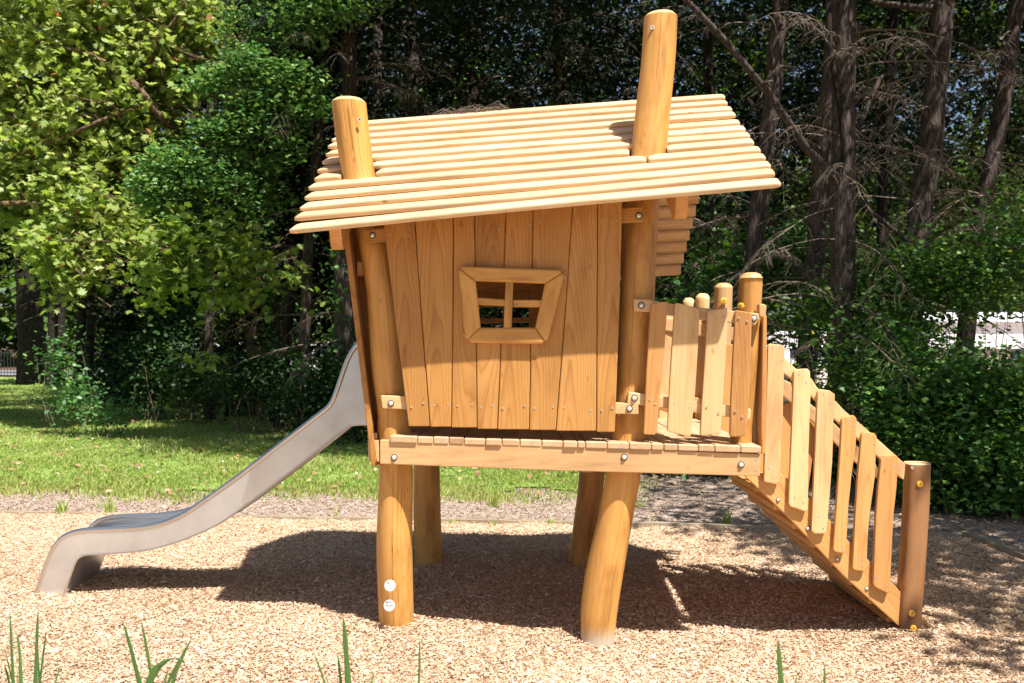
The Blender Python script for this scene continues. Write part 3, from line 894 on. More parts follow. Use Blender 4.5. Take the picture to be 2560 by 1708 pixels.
# --- roof
LT = [(732.7, 571), (745, 543), (758.6, 518), (770.3, 492), (779, 468), (794, 445), (800.8, 424.5), (813, 404), (821.7, 384.5), (826.6, 365.5), (836, 348.5), (843, 331), (849, 314)]
RT = [(1947.6, 455), (1933.4, 433), (1923, 412), (1910.5, 393), (1898.2, 374), (1881.8, 356), (1872.2, 338.7), (1860.7, 322), (1847.3, 306), (1836.6, 288.5), (1828, 273), (1816.7, 258), (1811, 243)]
def rdepth(i, x): return (4.72 + .09 * i) / (1 + .14 * (x - 1280) / FP)
def roofpt(t, s):
    i = min(max(t, 0), 12); a = int(min(i, 11)); f = i - a
    lx = LT[a][0] * (1 - f) + LT[a + 1][0] * f; ly = LT[a][1] * (1 - f) + LT[a + 1][1] * f
    rx = RT[a][0] * (1 - f) + RT[a + 1][0] * f; ry = RT[a][1] * (1 - f) + RT[a + 1][1] * f
    A = P(lx, ly, rdepth(i, lx)); B = P(rx, ry, rdepth(i, rx))
    return A.lerp(B, s)
sd0 = (roofpt(12, .5) - roofpt(0, .5)).normalized()     # up the front slope
def slat(A, B, slope_dir, w=.119, th=.029, lap=math.radians(13.5), seed=0, nm='roof_slat', parent=None, endL=True, endR=True, mat=None):
    ax = (B - A).normalized()
    sdir = (slope_dir - ax * slope_dir.dot(ax)).normalized()
    nrm = ax.cross(sdir)
    if nrm.z < 0: nrm = -nrm
    # tilt so the lower edge stands proud
    s2 = sdir * math.cos(lap) - nrm * math.sin(lap)
    n2 = nrm * math.cos(lap) + sdir * math.sin(lap)
    prof = []
    r = th * .34
    for cx, cy, a0 in ((-w / 2 + r, -th / 2 + r, 180), (w / 2 - r, -th / 2 + r, 270), (w / 2 - r, th / 2 - r, 0), (-w / 2 + r, th / 2 - r, 90)):
        for k in range(4):
            a = math.radians(a0 + 30 * k); prof.append((cx + r * math.cos(a), cy + r * math.sin(a)))
    ln = (B - A).length
    rr = random.Random(seed)
    st = [0.0, .012, .03] if endL else [0.0]
    mid = [ln * k / 8 for k in range(1, 8)]
    en = [ln - .03, ln - .012, ln] if endR else [ln]
    ss = [x for x in st + mid + en]
    ss = sorted(x for x in ss if 0 <= x <= ln)
    bm = bmesh.new(); rings = []
    p1, p2 = rr.uniform(0, 6), rr.uniform(0, 6)
    for x in ss:
        sc = 1.0
        if endL and x < .029: sc = .62 + .38 * math.sqrt(x / .03)
        if endR and ln - x < .029: sc = .62 + .38 * math.sqrt(max(0, (ln - x) / .03))
        c = A + ax * x + nrm * (.0022 * math.sin(x * 2.3 + p1)) + sdir * (.0020 * math.sin(x * 3.1 + p2))
        # ends are cut in from below and above
        rings.append([bm.verts.new(c + s2 * (u * (.9 + .1 * sc)) + n2 * (v * sc)) for u, v in prof])
    n = len(prof)
    for X, Y in zip(rings[:-1], rings[1:]):
        for i in range(n): f = bm.faces.new((X[i], X[(i + 1) % n], Y[(i + 1) % n], Y[i])); f.smooth = True
    bm.faces.new(rings[0]); bm.faces.new(rings[-1])
    bmesh.ops.recalc_face_normals(bm, faces=bm.faces[:])
    me = bpy.data.meshes.new(nm); bm.to_mesh(me); bm.free()
    add_grain(me, ax, tilt=rr.uniform(-.03, .03))
    o = link(nm, me, None, (mat or W_ROOF,))
    return sub(o, parent) if parent else o
# rafters and ridge first: they are the mesh of the roof part
rb = []
nrmF = Vector((0, -sd0.z, sd0.y)).normalized()
back_dir = Vector((0, .088, -.069)).normalized()
def rafter(X, t0=0.1, w=.055, h=.095):
    # choose s so that the line is at X
    def at(t):
        A, B = roofpt(t, 0), roofpt(t, 1); s = (X - A.x) / (B.x - A.x); return A.lerp(B, s)
    lo, hi = at(t0), at(12)
    off = -nrmF * (.030 + h / 2)
    a = lo + off; b = hi + off
    bm_pts = []
    u = (b - a).normalized(); n = Vector((0, -u.z, u.y))
    x = Vector((w / 2, 0, 0))
    # side outline with a rounded nose
    side = [a + n * h / 2, a - n * h * .15 - u * .012, a - n * h * .42 + u * .012, a - n * h / 2 + u * .05, b - n * h / 2, b + n * h / 2]
    o1 = prism('b', [p - x for p in side], w, W_STAIR, None, .004, along=u, direction=(1, 0, 0))
    bdn = Vector((0, .088, -.069)).normalized()
    c = hi + Vector((0, 0, -.055)); d = c + bdn * 1.33
    o2 = bar('b', c, d, w, h, W_STAIR)
    return [o1, o2]
for X in (-.87, .80): rb += rafter(X, .35, .06, .15)
ra, rbb = roofpt(12, .02), roofpt(12, .98)
rb.append(bar('b', ra + Vector((0, .03, -.09)), rbb + Vector((0, .03, -.09)), .06, .09, W_STAIR))
roof = hchild(group_part('roof', rb, ['rafter'] * 3 + ['ridge_beam']))
def s_at(i, xpx):
    A, B = roofpt(i, 0), roofpt(i, 1)
    # find s where the projection is xpx
    lo, hi = 0, 1
    for _ in range(30):
        m = (lo + hi) / 2; p = A.lerp(B, m)
        if 1280 + p.x / p.y * FP < xpx: lo = m
        else: hi = m
    return lo
for i in range(13):
    cuts = [(0, 1, True, True)]
    if i == 4: s = s_at(4, 1617); cuts = [(0, s - .003, True, True), (s + .003, 1, True, True)]
    if i == 5:
        l0, l1 = s_at(5, 857), s_at(5, 946); r0, r1 = s_at(5, 1573), s_at(5, 1667)
        cuts = [(0, l0, True, True), (l1, r0, True, True), (r1, 1, True, True)]
    if i == 6:
        l0, l1 = s_at(6, 868), s_at(6, 930); r0, r1 = s_at(6, 1590), s_at(6, 1655)
        cuts = [(0, l0, True, True), (l1, r0, True, True), (r1, 1, True, True)]
    for a, b, e0, e1 in cuts:
        A, B = roofpt(i, a), roofpt(i, b)
        o = slat(A, B, sd0, seed=i * 7 + int(a * 10), parent=roof)
for j in range(1, 14):
    off = Vector((0, .088 * j, -.0685 * j))
    A = roofpt(12, 0) + off; B = roofpt(12, 1) + off + Vector((-.004 * j, 0, 0))
    slat(A, B, -back_dir, seed=100 + j, parent=roof, w=.116, lap=math.radians(13))
for p_, xy in (((post_fl), (700 + 731 / 3.672, 200 + 362 / 3.672)), ((post_fr), (1340 + 1068 / 3.672, 250 / 3.672))):
    screws(p_.name, [P(xy[0], xy[1], F(xy[0], -.008 if p_ is post_fl else .058))], .011)

# dry twigs caught on the ridge
def litter(name, pts, lr, mat, label, cat, tint=None):
    ls = []
    for p in pts:
        a = R.uniform(0, 6.28); L = R.uniform(*lr)
        d = Vector((math.cos(a) * 1.6, math.sin(a) * .5, R.uniform(-.15, .35))).normalized() * L
        b = Vector((0, 0, R.uniform(.0, .3) * L))
        ls.append(([p - d / 2, p + b, p + d / 2], [.0016, .0018, .001]))
    return ls
TWIGS = litter('x', [roofpt(12, .27 + .17 * R.random() ** .8) + Vector((0, R.uniform(.0, .05), .018 + R.random() * .014)) for _ in range(70)], (.05, .2), None, '', '')

# --- near railing beside the deck
rl = []
rl.append(prism('b', face([c5(262, 150), c5(390, 155), c5(530, 183), c5(780, 215), c5(1000, 238), c5(1245, 262), c5(1250, 300), c5(1215, 358), c5(1000, 332), c5(780, 310), c5(530, 275), c5(385, 252), c5(265, 246)], -.125), .036, W_PALE, None, .005, along=(1, -.1, -.1)))
rl.append(prism('b', face([c5(225, 877), c5(350, 895), c5(520, 920), c5(740, 950), c5(1000, 985), c5(1185, 1012), c5(1180, 1080), c5(1160, 1105), c5(1000, 1076), c5(740, 1042), c5(520, 1008), c5(340, 985), c5(215, 968)], -.125), .036, W_PALE, None, .005, along=(1, -.1, -.1)))
rail = hchild(group_part('railing', rl, ['lower_rail']))
BAL = [[(400, 190), (440, 178), (530, 168), (505, 560), (470, 900), (448, 1200), (425, 1216), (350, 1212), (343, 1200), (365, 700)],
       [(588, 190), (600, 178), (690, 200), (775, 228), (782, 245), (765, 600), (745, 900), (712, 1222), (700, 1230), (620, 1212), (530, 1185), (548, 800)],
       [(843, 255), (855, 240), (920, 232), (1000, 218), (998, 330), (980, 700), (960, 1000), (945, 1205), (800, 1224), (787, 1210), (805, 900), (830, 500)],
       [(1062, 250), (1075, 236), (1190, 258), (1192, 280), (1180, 700), (1165, 1000), (1150, 1195), (1135, 1226), (1035, 1232), (1020, 1222), (1030, 900), (1045, 600)]]
for b in BAL:
    sub(prism('baluster', face([c5(*p) for p in b], -.158 + R.uniform(-.003, .003)), .030, W_STAIR if R.random() < .3 else W_PALE, None, .005, along=(0.03, 0, 1)), rail)
bs_ = [(432, 220), (496, 238), (615, 240), (748, 262), (868, 265), (972, 288), (1088, 296), (1156, 322), (393, 938), (433, 972), (586, 966), (698, 1002), (839, 993), (932, 1042), (1063, 1028), (1116, 1072)]
screws('railing', [P(*c5(x, y), F(c5(x, y)[0], -.160)) for x, y in bs_])
for x, y in ((325, 200), (1207, 302), (270, 928)):
    t = c5(x, y); bolt(rail, P(*t, F(t[0], -.128)))
# far railing
fr_ = []
fr_.append(bar('b', P(1590, 800, 6.5), P(1850, 838, 6.42), .035, .085, W_PALE, up=(0, 0, 1)))
fr_.append(bar('b', P(1590, 1000, 6.5), P(1850, 1018, 6.42), .035, .085, W_PALE, up=(0, 0, 1)))
frail = hchild(group_part('far_railing', fr_, ['lower_rail']))
for x in (1655, 1700, 1745, 1790):
    w = 34
    pts = [P(x, 770 + (x - 1655) * .12, 6.47), P(x + w, 772 + (x - 1655) * .12, 6.47), P(x + w - 10, 1062, 6.47), P(x - 8, 1062, 6.47)]
    sub(prism('baluster', pts, .03, W_PALE, None, .005), frail)
# railing posts
pA = log('post', [(1878, 686, F(1878, .02), .0575), (1872, 800, F(1872, .02), .056), (1862, 950, F(1862), .055), (1850, 1116, F(1850), .051), (1848, 1140, F(1848), .05)], W_POST, cracks=[(10, 1.3, 1.7), (-15, 1.0, 1.5)], lump=.03, seed=5, cham=.02)
pB = log('post', [(1809, 711, 6.35, .057), (1805, 850, 6.35, .057), (1798, 1090, 6.35, .057)], W_PALE, lump=.02, cham=.018, seed=6, cracks=[(0, 1.4, 1.9)])
pC = log('post', [(1757, 737, 6.66, .047), (1752, 900, 6.66, .047), (1748, 1056, 6.66, .047)], W_PALE, lump=.02, cham=.018, seed=7, cracks=[(-5, 1.6, 1.9)])
pD = log('post', [(1722, 748, 6.70, .040), (1718, 900, 6.70, .040), (1712, 1056, 6.70, .040)], W_PALE, lump=.02, cham=.018, seed=8)
yellow_cap(P(1760 + 638 / 13.05, 680 + 950 / 13.05, 6.28), pB, 0.0, .0215)
yellow_cap(P(1760 + 1210 / 13.05, 680 + 1120 / 13.05, F(1852, -.027)), pA, -.65, .0175)
# short rail end and edge-on board where the stairs begin
endb = hchild(prism('gate_board', face([c5(1280, 295), c5(1308, 275), c5(1310, 600), c5(1300, 1365), c5(1268, 1365), c5(1266, 1000)], -.03), .12, W_STAIR, None, .004))
hchild(prism('rail_end', face([c5(1250, 188), c5(1290, 188), c5(1308, 205), c5(1300, 285), c5(1285, 300), c5(1250, 285)], -.10), .06, W_PALE, None, .006, along=(1, 0, 0)))
hchild(prism('gate_board', face([c5(1215, 300), c5(1232, 300), c5(1222, 1295), c5(1205, 1295)], .09), .05, W_PALE, None, .004))

# --- stairs
def ST(x, o=0.0): return 4.93 + max(0, (x - 1904)) / 365 * .16 + o
def sface(pts, o, dY=0.0): return [P(x, y, ST(x, o)) + Vector((0, dY, 0)) for x, y in pts]
STR = [(15, 700), (205, 700), (340, 822), (440, 932), (520, 1020), (620, 1117), (745, 1237), (868, 1376), (962, 1470), (935, 1500), (835, 1500), (740, 1408), (500, 1190), (230, 905), (100, 780)]
RAILP = [(150, 100), (215, 142), (262, 190), (345, 245), (372, 288), (460, 352), (505, 400), (590, 470), (690, 560), (770, 632), (792, 650), (785, 728), (765, 715), (665, 620), (560, 528), (450, 435), (350, 335), (235, 235), (150, 175)]
str_front = sface([c6(*p) for p in STR], .0)
rail_front = sface([c6(*p) for p in RAILP], -.005)
dirS = (P(*c6(500, 1190), 5) - P(*c6(100, 780), 5)).normalized()
st_bits = [prism('b', str_front, .05, W_STAIR, None, .005, along=dirS, tilt=.03), prism('b', rail_front, .04, W_PALE, None, .006, along=dirS)]
st_bits += [prism('b', [p + Vector((0, 1.02, 0)) for p in str_front], .05, W_STAIR, None, .005, along=dirS)]
FARR = [(190, 240), (245, 262), (250, 290), (340, 365), (450, 455), (555, 560), (645, 640), (662, 680), (655, 720), (560, 650), (450, 545), (340, 440), (200, 320)]
st_bits += [prism('b', [P(*c6(*p), 6.02) for p in FARR], .04, W_PALE, None, .006, along=dirS)]
stairs = hchild(group_part('stairs', st_bits, ['hand_rail', 'stringer', 'hand_rail']))
SB = [[(135, 85), (145, 75), (200, 82), (215, 95), (205, 430), (198, 600), (190, 735), (175, 750), (118, 738), (115, 725), (125, 400)],
      [(258, 210), (270, 198), (325, 195), (336, 210), (338, 330), (328, 600), (325, 865), (315, 880), (242, 856), (234, 840), (248, 500)],
      [(373, 305), (385, 293), (430, 300), (455, 318), (452, 400), (445, 480), (442, 640), (430, 800), (415, 975), (400, 985), (355, 985), (343, 970), (355, 700), (365, 480)],
      [(488, 438), (500, 424), (545, 418), (558, 432), (555, 560), (535, 700), (520, 850), (515, 950), (506, 1070), (498, 1080), (455, 1073), (447, 1060), (458, 900), (470, 740), (480, 600)],
      [(583, 510), (592, 495), (645, 505), (655, 520), (645, 720), (620, 900), (612, 1000), (606, 1150), (592, 1166), (548, 1160), (540, 1148), (552, 900), (565, 700)],
      [(675, 630), (690, 612), (745, 606), (757, 620), (750, 760), (735, 900), (727, 1050), (718, 1260), (708, 1273), (645, 1240), (638, 1225), (650, 900), (662, 760)]]
for i, b in enumerate(SB):
    fp = sface([c6(*p) for p in b], -.033)
    sub(prism('baluster', fp, .030, W_PALE if i < 3 else W_STAIR, None, .006, along=(0.04, 0, 1)), stairs)
    if i < 6:
        f2 = [p + Vector((-.02 * math.sin(i), 1.075, 0.0)) for p in fp]
        sub(prism('baluster', f2, .030, W_STAIR, None, .006, along=(0.04, 0, 1)), stairs)
ss_ = [(155, 95), (202, 154), (137, 672), (172, 714), (281, 222), (316, 260), (262, 810), (303, 835), (398, 318), (434, 358), (376, 902), (398, 958), (520, 444), (541, 465), (492, 1060), (470, 1005), (602, 512), (641, 553), (565, 1098), (588, 1135), (711, 627), (740, 658), (658, 1194), (703, 1232)]
screws('stairs', [P(*c6(x, y), ST(c6(x, y)[0], -.0335)) for x, y in ss_])
for x, y in ((182, 822), (323, 960), (466, 1105), (606, 1247)):
    t = c6(x, y); bolt(stairs, P(*t, ST(t[0], -.003)), .0085)
# treads between the stringers
for k in range(8):
    f = (k + .6) / 8.2
    cx, cy = c6(95 + 740 * f, 715 + 735 * f)
    c = P(cx, cy, ST(cx, 0.05))
    if c.z < .06: continue
    sub(bar('stair_tread', (c.x, c.y + .003, c.z), (c.x, c.y + .962, c.z), .165, .03, W_STAIR), stairs)
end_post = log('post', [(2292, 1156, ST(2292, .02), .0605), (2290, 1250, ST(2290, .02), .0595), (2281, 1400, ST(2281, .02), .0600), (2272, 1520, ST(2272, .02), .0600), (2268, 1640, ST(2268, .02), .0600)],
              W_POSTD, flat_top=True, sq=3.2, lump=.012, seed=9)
for cx_, cy_ in ((2240 + 1385 / 23.5, 1180 + 705 / 23.5), (2240 + 615 / 15.68, 1500 + 522 / 15.68), (2240 + 665 / 15.68, 1500 + 1100 / 15.68)):
    yellow_cap(P(cx_, cy_, ST(cx_, -.043)), end_post, 0.1, .0168)
screws(end_post.name, [P(*c6(825, 668), ST(2281, -.042))], .008)
# far end post of the stairs (hidden behind the balusters, seen from the side)
flush_screws()

# --- slide
def SL(x, w=0.0): return (5.58 + w) / (1 + .14 * (x - 1280) / FP)
TOPL = [(1965, 20), (1900, 60), (1852, 105), (1810, 180), (1770, 300), (1735, 400), (1720, 435), (1660, 480), (1400, 680), (1200, 835), (1060, 935), (1000, 975), (900, 1045), (800, 1090), (700, 1115), (600, 1125), (450, 1130), (330, 1135), (260, 1148), (210, 1175), (175, 1215), (150, 1260), (120, 1330), (65, 1505), (50, 1550)]
BOTL = [(1965, 543), (1895, 543), (1845, 545), (1810, 552), (1770, 582), (1700, 640), (1640, 688), (1500, 800), (1300, 950), (1200, 1025), (1100, 1095), (1000, 1145), (850, 1205), (700, 1245), (600, 1258), (480, 1265), (330, 1273), (302, 1285), (286, 1310), (270, 1360), (225, 1480), (212, 1530)]
def smooth(pl, n):
    # arc-length resample
    pts = [Vector((x, y)) for x, y in pl]
    ln = [0]
    for a, b in zip(pts[:-1], pts[1:]): ln.append(ln[-1] + (b - a).length)
    out = []
    for k in range(n):
        t = ln[-1] * k / (n - 1)
        j = 0
        while j < len(ln) - 2 and ln[j + 1] < t: j += 1
        f = (t - ln[j]) / max(1e-6, ln[j + 1] - ln[j]); out.append(pts[j].lerp(pts[j + 1], f))
    for _ in range(2):
        out = [out[0]] + [(out[i - 1] + out[i] * 2 + out[i + 1]) / 4 for i in range(1, n - 1)] + [out[-1]]
    return [(p.x, p.y) for p in out]
NS = 90
tl = smooth(TOPL, NS); blw = smooth(BOTL, NS)
SW = .47
tl3 = [P(*c7(*p), SL(c7(*p)[0])) for p in tl]; bl3 = [P(*c7(*p), SL(c7(*p)[0])) for p in blw]
def strip(name, A, B, mat, parent=None, solid=None, smooth_=True):
    bm = bmesh.new()
    a = [bm.verts.new(p) for p in A]; b = [bm.verts.new(p) for p in B]
    for i in range(len(a) - 1): f = bm.faces.new((a[i], a[i + 1], b[i + 1], b[i])); f.smooth = smooth_
    if solid:
        off = Vector(solid)
        a2 = [bm.verts.new(p + off) for p in A]; b2 = [bm.verts.new(p + off) for p in B]
        for i in range(len(a) - 1):
            bm.faces.new((a2[i], b2[i], b2[i + 1], a2[i + 1]))
            bm.faces.new((a[i], a2[i], a2[i + 1], a[i + 1])); bm.faces.new((b[i], b[i + 1], b2[i + 1], b2[i]))
    bmesh.ops.recalc_face_normals(bm, faces=bm.faces[:])
    me = bpy.data.meshes.new(name); bm.to_mesh(me); bm.free()
    o = link(name, me, None, (mat,))
    return sub(o, parent) if parent else o
W3 = Vector((0, SW, 0))
# bed: a sheet that follows a line between top and bottom of the cheeks, curls over the outrun
bedl = []
for i in range(NS):
    # nearer the lower edge
    f = .80
    bedl.append(tl3[i].lerp(bl3[i], f))
bed = strip('slide', [p + Vector((0, .004, 0)) for p in bedl], [p + W3 + Vector((0, -.004, 0)) for p in bedl], M_STEEL, None, (0, 0, -.004))
hchild(bed)
# closing sheet of the outrun foot, on the inner edge of the leg
foot_i = [i for i in range(NS) if blw[i][0] < 335]
sub(strip('foot_sheet', [bl3[i] + Vector((.002, .004, 0)) for i in foot_i], [bl3[i] + W3 + Vector((.002, -.004, 0)) for i in foot_i], M_STEEL, None, (.004, 0, 0)), bed)
foot_o = [i for i in range(NS) if tl[i][0] < 230 and tl[i][1] > 1170]
sub(strip('foot_sheet', [tl3[i] + Vector((.02, .004, 0)) for i in foot_o], [tl3[i] + W3 + Vector((.02, -.004, 0)) for i in foot_o], M_STEEL, None, (.004, 0, 0)), bed)
def tube(name, pts, r, mat, parent=None, n=10):
    bm = bmesh.new(); rings = []
    for i, p in enumerate(pts):
        t = (pts[min(i + 1, len(pts) - 1)] - pts[max(i - 1, 0)]).normalized()
        u = t.cross(Vector((0, 1, 0))).normalized(); v = t.cross(u)
        rings.append([bm.verts.new(p + u * r * math.cos(2 * math.pi * k / n) + v * r * math.sin(2 * math.pi * k / n)) for k in range(n)])
    for A, B in zip(rings[:-1], rings[1:]):
        for k in range(n): f = bm.faces.new((A[k], A[(k + 1) % n], B[(k + 1) % n], B[k])); f.smooth = True
    bm.faces.new(rings[0]); bm.faces.new(rings[-1][::-1])
    me = bpy.data.meshes.new(name); bm.to_mesh(me); bm.free()
    o = link(name, me, None, (mat,))
    return sub(o, parent) if parent else o
for w in (0, 1):
    off = W3 * w
    sub(strip('side_panel', [p + off for p in tl3], [p + off for p in bl3], M_STEEL, None, (0, .004 if w == 0 else -.004, 0), smooth_=False), bed)
    sub(tube('hand_rim', [p + off + Vector((0, .008 - .016 * w, .0)) for p in tl3], .0165, M_TUBE), bed)
    lowr = [p + off + Vector((0, .004, .002)) for p in bl3]
    sub(tube('lower_rim', lowr, .006, M_TUBE), bed)
# strut under the slide top
#sub(bar('support_strut', P(*c7(1850, 560), 5.85), P(*c7(1640, 770), 5.85), .03, .03, M_TUBE), bed)

# ------------------------------------------------------------------ timber edging
def edging(a, b, label, w=.045, z=.03, h=.10):
    o = bar('edging_board', (a[0], a[1], z - h / 2), (b[0], b[1], z - h / 2), w, h, W_EDGE)
    setp(o, label, 'edging board', 'timber boards edging the wood chip bed')
    return o
edging(EDGE[0], EDGE[1], 'grey timber edging board at the left end behind the slide', z=.018)
edging(EDGE[1], (-1.5, edge_y(-1.5)), 'grey timber edging board behind the slide foot', z=.02)
edging((-1.5, edge_y(-1.5)), EDGE[2], 'timber edging board seen between the playhouse legs', z=.025)
edging(EDGE[2], (EDGE[3][0] - .01, EDGE[3][1]), 'timber edging board behind the stairs', z=.032)
edging((EDGE[3][0] + .03, EDGE[3][1] + .02), (3.60, 4.9), 'greenish timber edging board running forward at the right', .075, .045)

# ------------------------------------------------------------------ foliage generators
def leaf_mesh(name, cen, size, tint, up=0.5, shape='rhomb', droop=0.0, aspect=.6, rng=NR):
    n = len(cen)
    nv = rng.normal(0, 1, (n, 3)); nv[:, 2] = np.abs(nv[:, 2]) + up * 2
    nv /= np.linalg.norm(nv, axis=1)[:, None]
    a = rng.normal(0, 1, (n, 3)); a[:, 2] -= droop
    a -= nv * (a * nv).sum(1)[:, None]; a /= np.linalg.norm(a, axis=1)[:, None] + 1e-9
    b = np.cross(nv, a)
    L = size[:, None]
    if shape == 'rhomb':
        co = [(-.5, 0, 0), (0.05, -.5 * aspect, .08), (.5, 0, 0), (0.05, .5 * aspect, .08)]
    elif shape == 'leaf':
        co = [(-.5, 0, 0), (-.15, -.42 * aspect * 1.2, .06), (.2, -.36 * aspect * 1.2, .05), (.5, 0, -.04), (.2, .36 * aspect * 1.2, .05), (-.15, .42 * aspect * 1.2, .06)]
    elif shape == 'lobed':
        co = [(-.5, 0, 0), (-.35, -.28, .02), (-.08, -.52, .05), (-.02, -.22, .03), (.3, -.40, .0), (.22, -.14, .02), (.58, 0, -.05), (.22, .14, .02), (.3, .40, .0), (-.02, .22, .03), (-.08, .52, .05), (-.35, .28, .02)]
    elif shape == 'ivy':
        co = [(-.38, 0, 0), (-.42, -.35, .02), (.02, -.42, .04), (.5, 0, -.04), (.02, .42, .04), (-.42, .35, .02)]
    m = len(co)
    v = np.empty((n, m, 3))
    for i, (x, y, z) in enumerate(co):
        v[:, i] = cen + (a * x + b * y + nv * z) * L
    return np_mesh(name, v.reshape(-1, 3), np.arange(n * m), np.full(n, m), np.repeat(tint, m))
def blob_points(blobs, per, sigma, ncl_scale=1.0, shell=0.5, keep=None, rng=NR, flat=1.0):
    """blobs: (center, (rx,ry,rz), clusters) -> leaf centres + cluster centres + cluster tint"""
    cs = []
    for c, r, k in blobs:
        k = int(k * ncl_scale)
        d = rng.normal(0, 1, (k, 3)); d /= np.linalg.norm(d, axis=1)[:, None]
        rad = (shell + (1 - shell) * rng.random(k) ** .6)[:, None]
        rad = np.where(rng.random((k, 1)) < .25, rng.random((k, 1)), rad)
        cs.append(np.array(c) + d * rad * np.array(r))
    cs = np.concatenate(cs)
    if keep is not None: cs = cs[keep(cs)]
    ct = rng.random(len(cs))
    k = len(cs)
    pts = np.repeat(cs, per, axis=0) + rng.normal(0, 1, (k * per, 3)) * sigma * np.array([1, 1, flat])
    return pts, cs, np.repeat(ct, per)
def wd(x, y, Y): return tuple(PD(x, y, Y))
def tubes(name, lines, mat, parent=None, n=4):
    V = []; Fc = []
    for pts, rads in lines:
        base = len(V)
        m = len(pts)
        P_ = np.array(pts, dtype=float)
        T = np.gradient(P_, axis=0); T /= np.linalg.norm(T, axis=1)[:, None] + 1e-9
        ref = np.array([0.13, .21, .97]) if abs(T[0][2]) < .8 else np.array([.97, .1, .2])
        U = np.cross(T, ref); U /= np.linalg.norm(U, axis=1)[:, None] + 1e-9
        Wv = np.cross(T, U)
        for k in range(n):
            pass
        ang = np.arange(n) * 2 * np.pi / n
        ring = (P_[:, None, :] + (U[:, None, :] * np.cos(ang)[None, :, None] + Wv[:, None, :] * np.sin(ang)[None, :, None]) * np.array(rads)[:, None, None])
        V.append(ring.reshape(-1, 3)); base = sum_v[0]
        i = np.arange(m - 1)[:, None] * n; k = np.arange(n)[None, :]
        q = np.stack([i + k, i + (k + 1) % n, i + n + (k + 1) % n, i + n + k], axis=2).reshape(-1, 4) + base
        Fc.append(q); sum_v[0] += m * n
    v = np.concatenate(V); q = np.concatenate(Fc)
    sum_v[0] = 0
    me = np_mesh(name, v, q.ravel(), np.full(len(q), 4), smooth=True)
    return link(name, me, parent, (mat,))
sum_v = [0]

o = tubes('dry_twigs', TWIGS, B_TWIG, None, n=3); setp(o, 'loose dry twigs caught along the roof ridge', 'twigs', kind='stuff')
n_ = 420
lx = NR.uniform(-.62, 1.2, n_); ly = NR.uniform(5.05, 6.7, n_)
o = link('deck_litter', leaf_mesh('deck_litter', np.stack([lx, ly, np.interp(lx, [-.62, 1.2], [.988, .98]) + .006 + .004 * NR.random(n_)], axis=1), NR.uniform(.012, .04, n_), NR.random(n_), 3.0, 'rhomb', 0, .4), None, (L_DEAD,))
setp(o, 'brown leaf and chip crumbs lying on the deck boards', 'litter', kind='stuff')
# where the sun must reach the ground (house, lawn); foliage whose shadow would fall there is left off
def shade_ok(c, soft=0.0):
    z = c[:, 2]
    gx = c[:, 0] - .31 * z; gy = c[:, 1] + .445 * z
    bound = np.interp(gy, [0, 4.2, 6.3, 9.9, 10.2, 11.4, 12.0, 12.8, 13.6, 18, 28, 40],
                      [3.6, 2.5, 1.9, 1.15, 1.1, 1.1, .2, -1.5, -5.0, -6.0, -8.5, -13])
    return gx > bound + NR.normal(0, .15, len(gx)) + soft

# ------------------------------------------------------------------ trees of the dark wood
def tree_root(name, base, label, cat, group=None):
    e = empty(name, base); setp(e, label, cat, group); return e
def inv(o, root):
    o.parent = root; o.matrix_parent_inverse = Matrix.Translation(-Vector(root.location)); return o
def trunk_from_px(pts, Y, rpx, top_z=9.0, mat=B_CON, n=12, seed=0):
    """pts: (xD, yD) top to bottom on the 2350 view, extended to the ground and upwards"""
    rr = random.Random(seed)
    w = [PD(x, y, Y) for x, y in pts]
    d = w[-1] - w[-2]
    if w[-1].z > 0.02: w.append(w[-1] + d * ((w[-1].z + .15) / max(.01, -d.z)) * 1.0)
    u = w[0] - w[1]
    if w[0].z < top_z: w.insert(0, w[0] + u * ((top_z - w[0].z) / max(.01, u.z)))
    r = rpx / 2285 * Y
    # resample
    out = []; rad = []
    for a, b in zip(w[:-1], w[1:]):
        k = max(2, int((a - b).length / .35))
        for j in range(k): out.append(a.lerp(b, j / k))
    out.append(w[-1])
    for i, p in enumerate(out):
        zz = max(0, p.z)
        rad.append(r * (1.12 - .035 * zz + .35 * math.exp(-zz * 2.2)) * (1 + .04 * math.sin(i * 1.3 + seed)))
        out[i] = p + Vector((rr.uniform(-.012, .012), rr.uniform(-.012, .012), 0))
    return out, rad
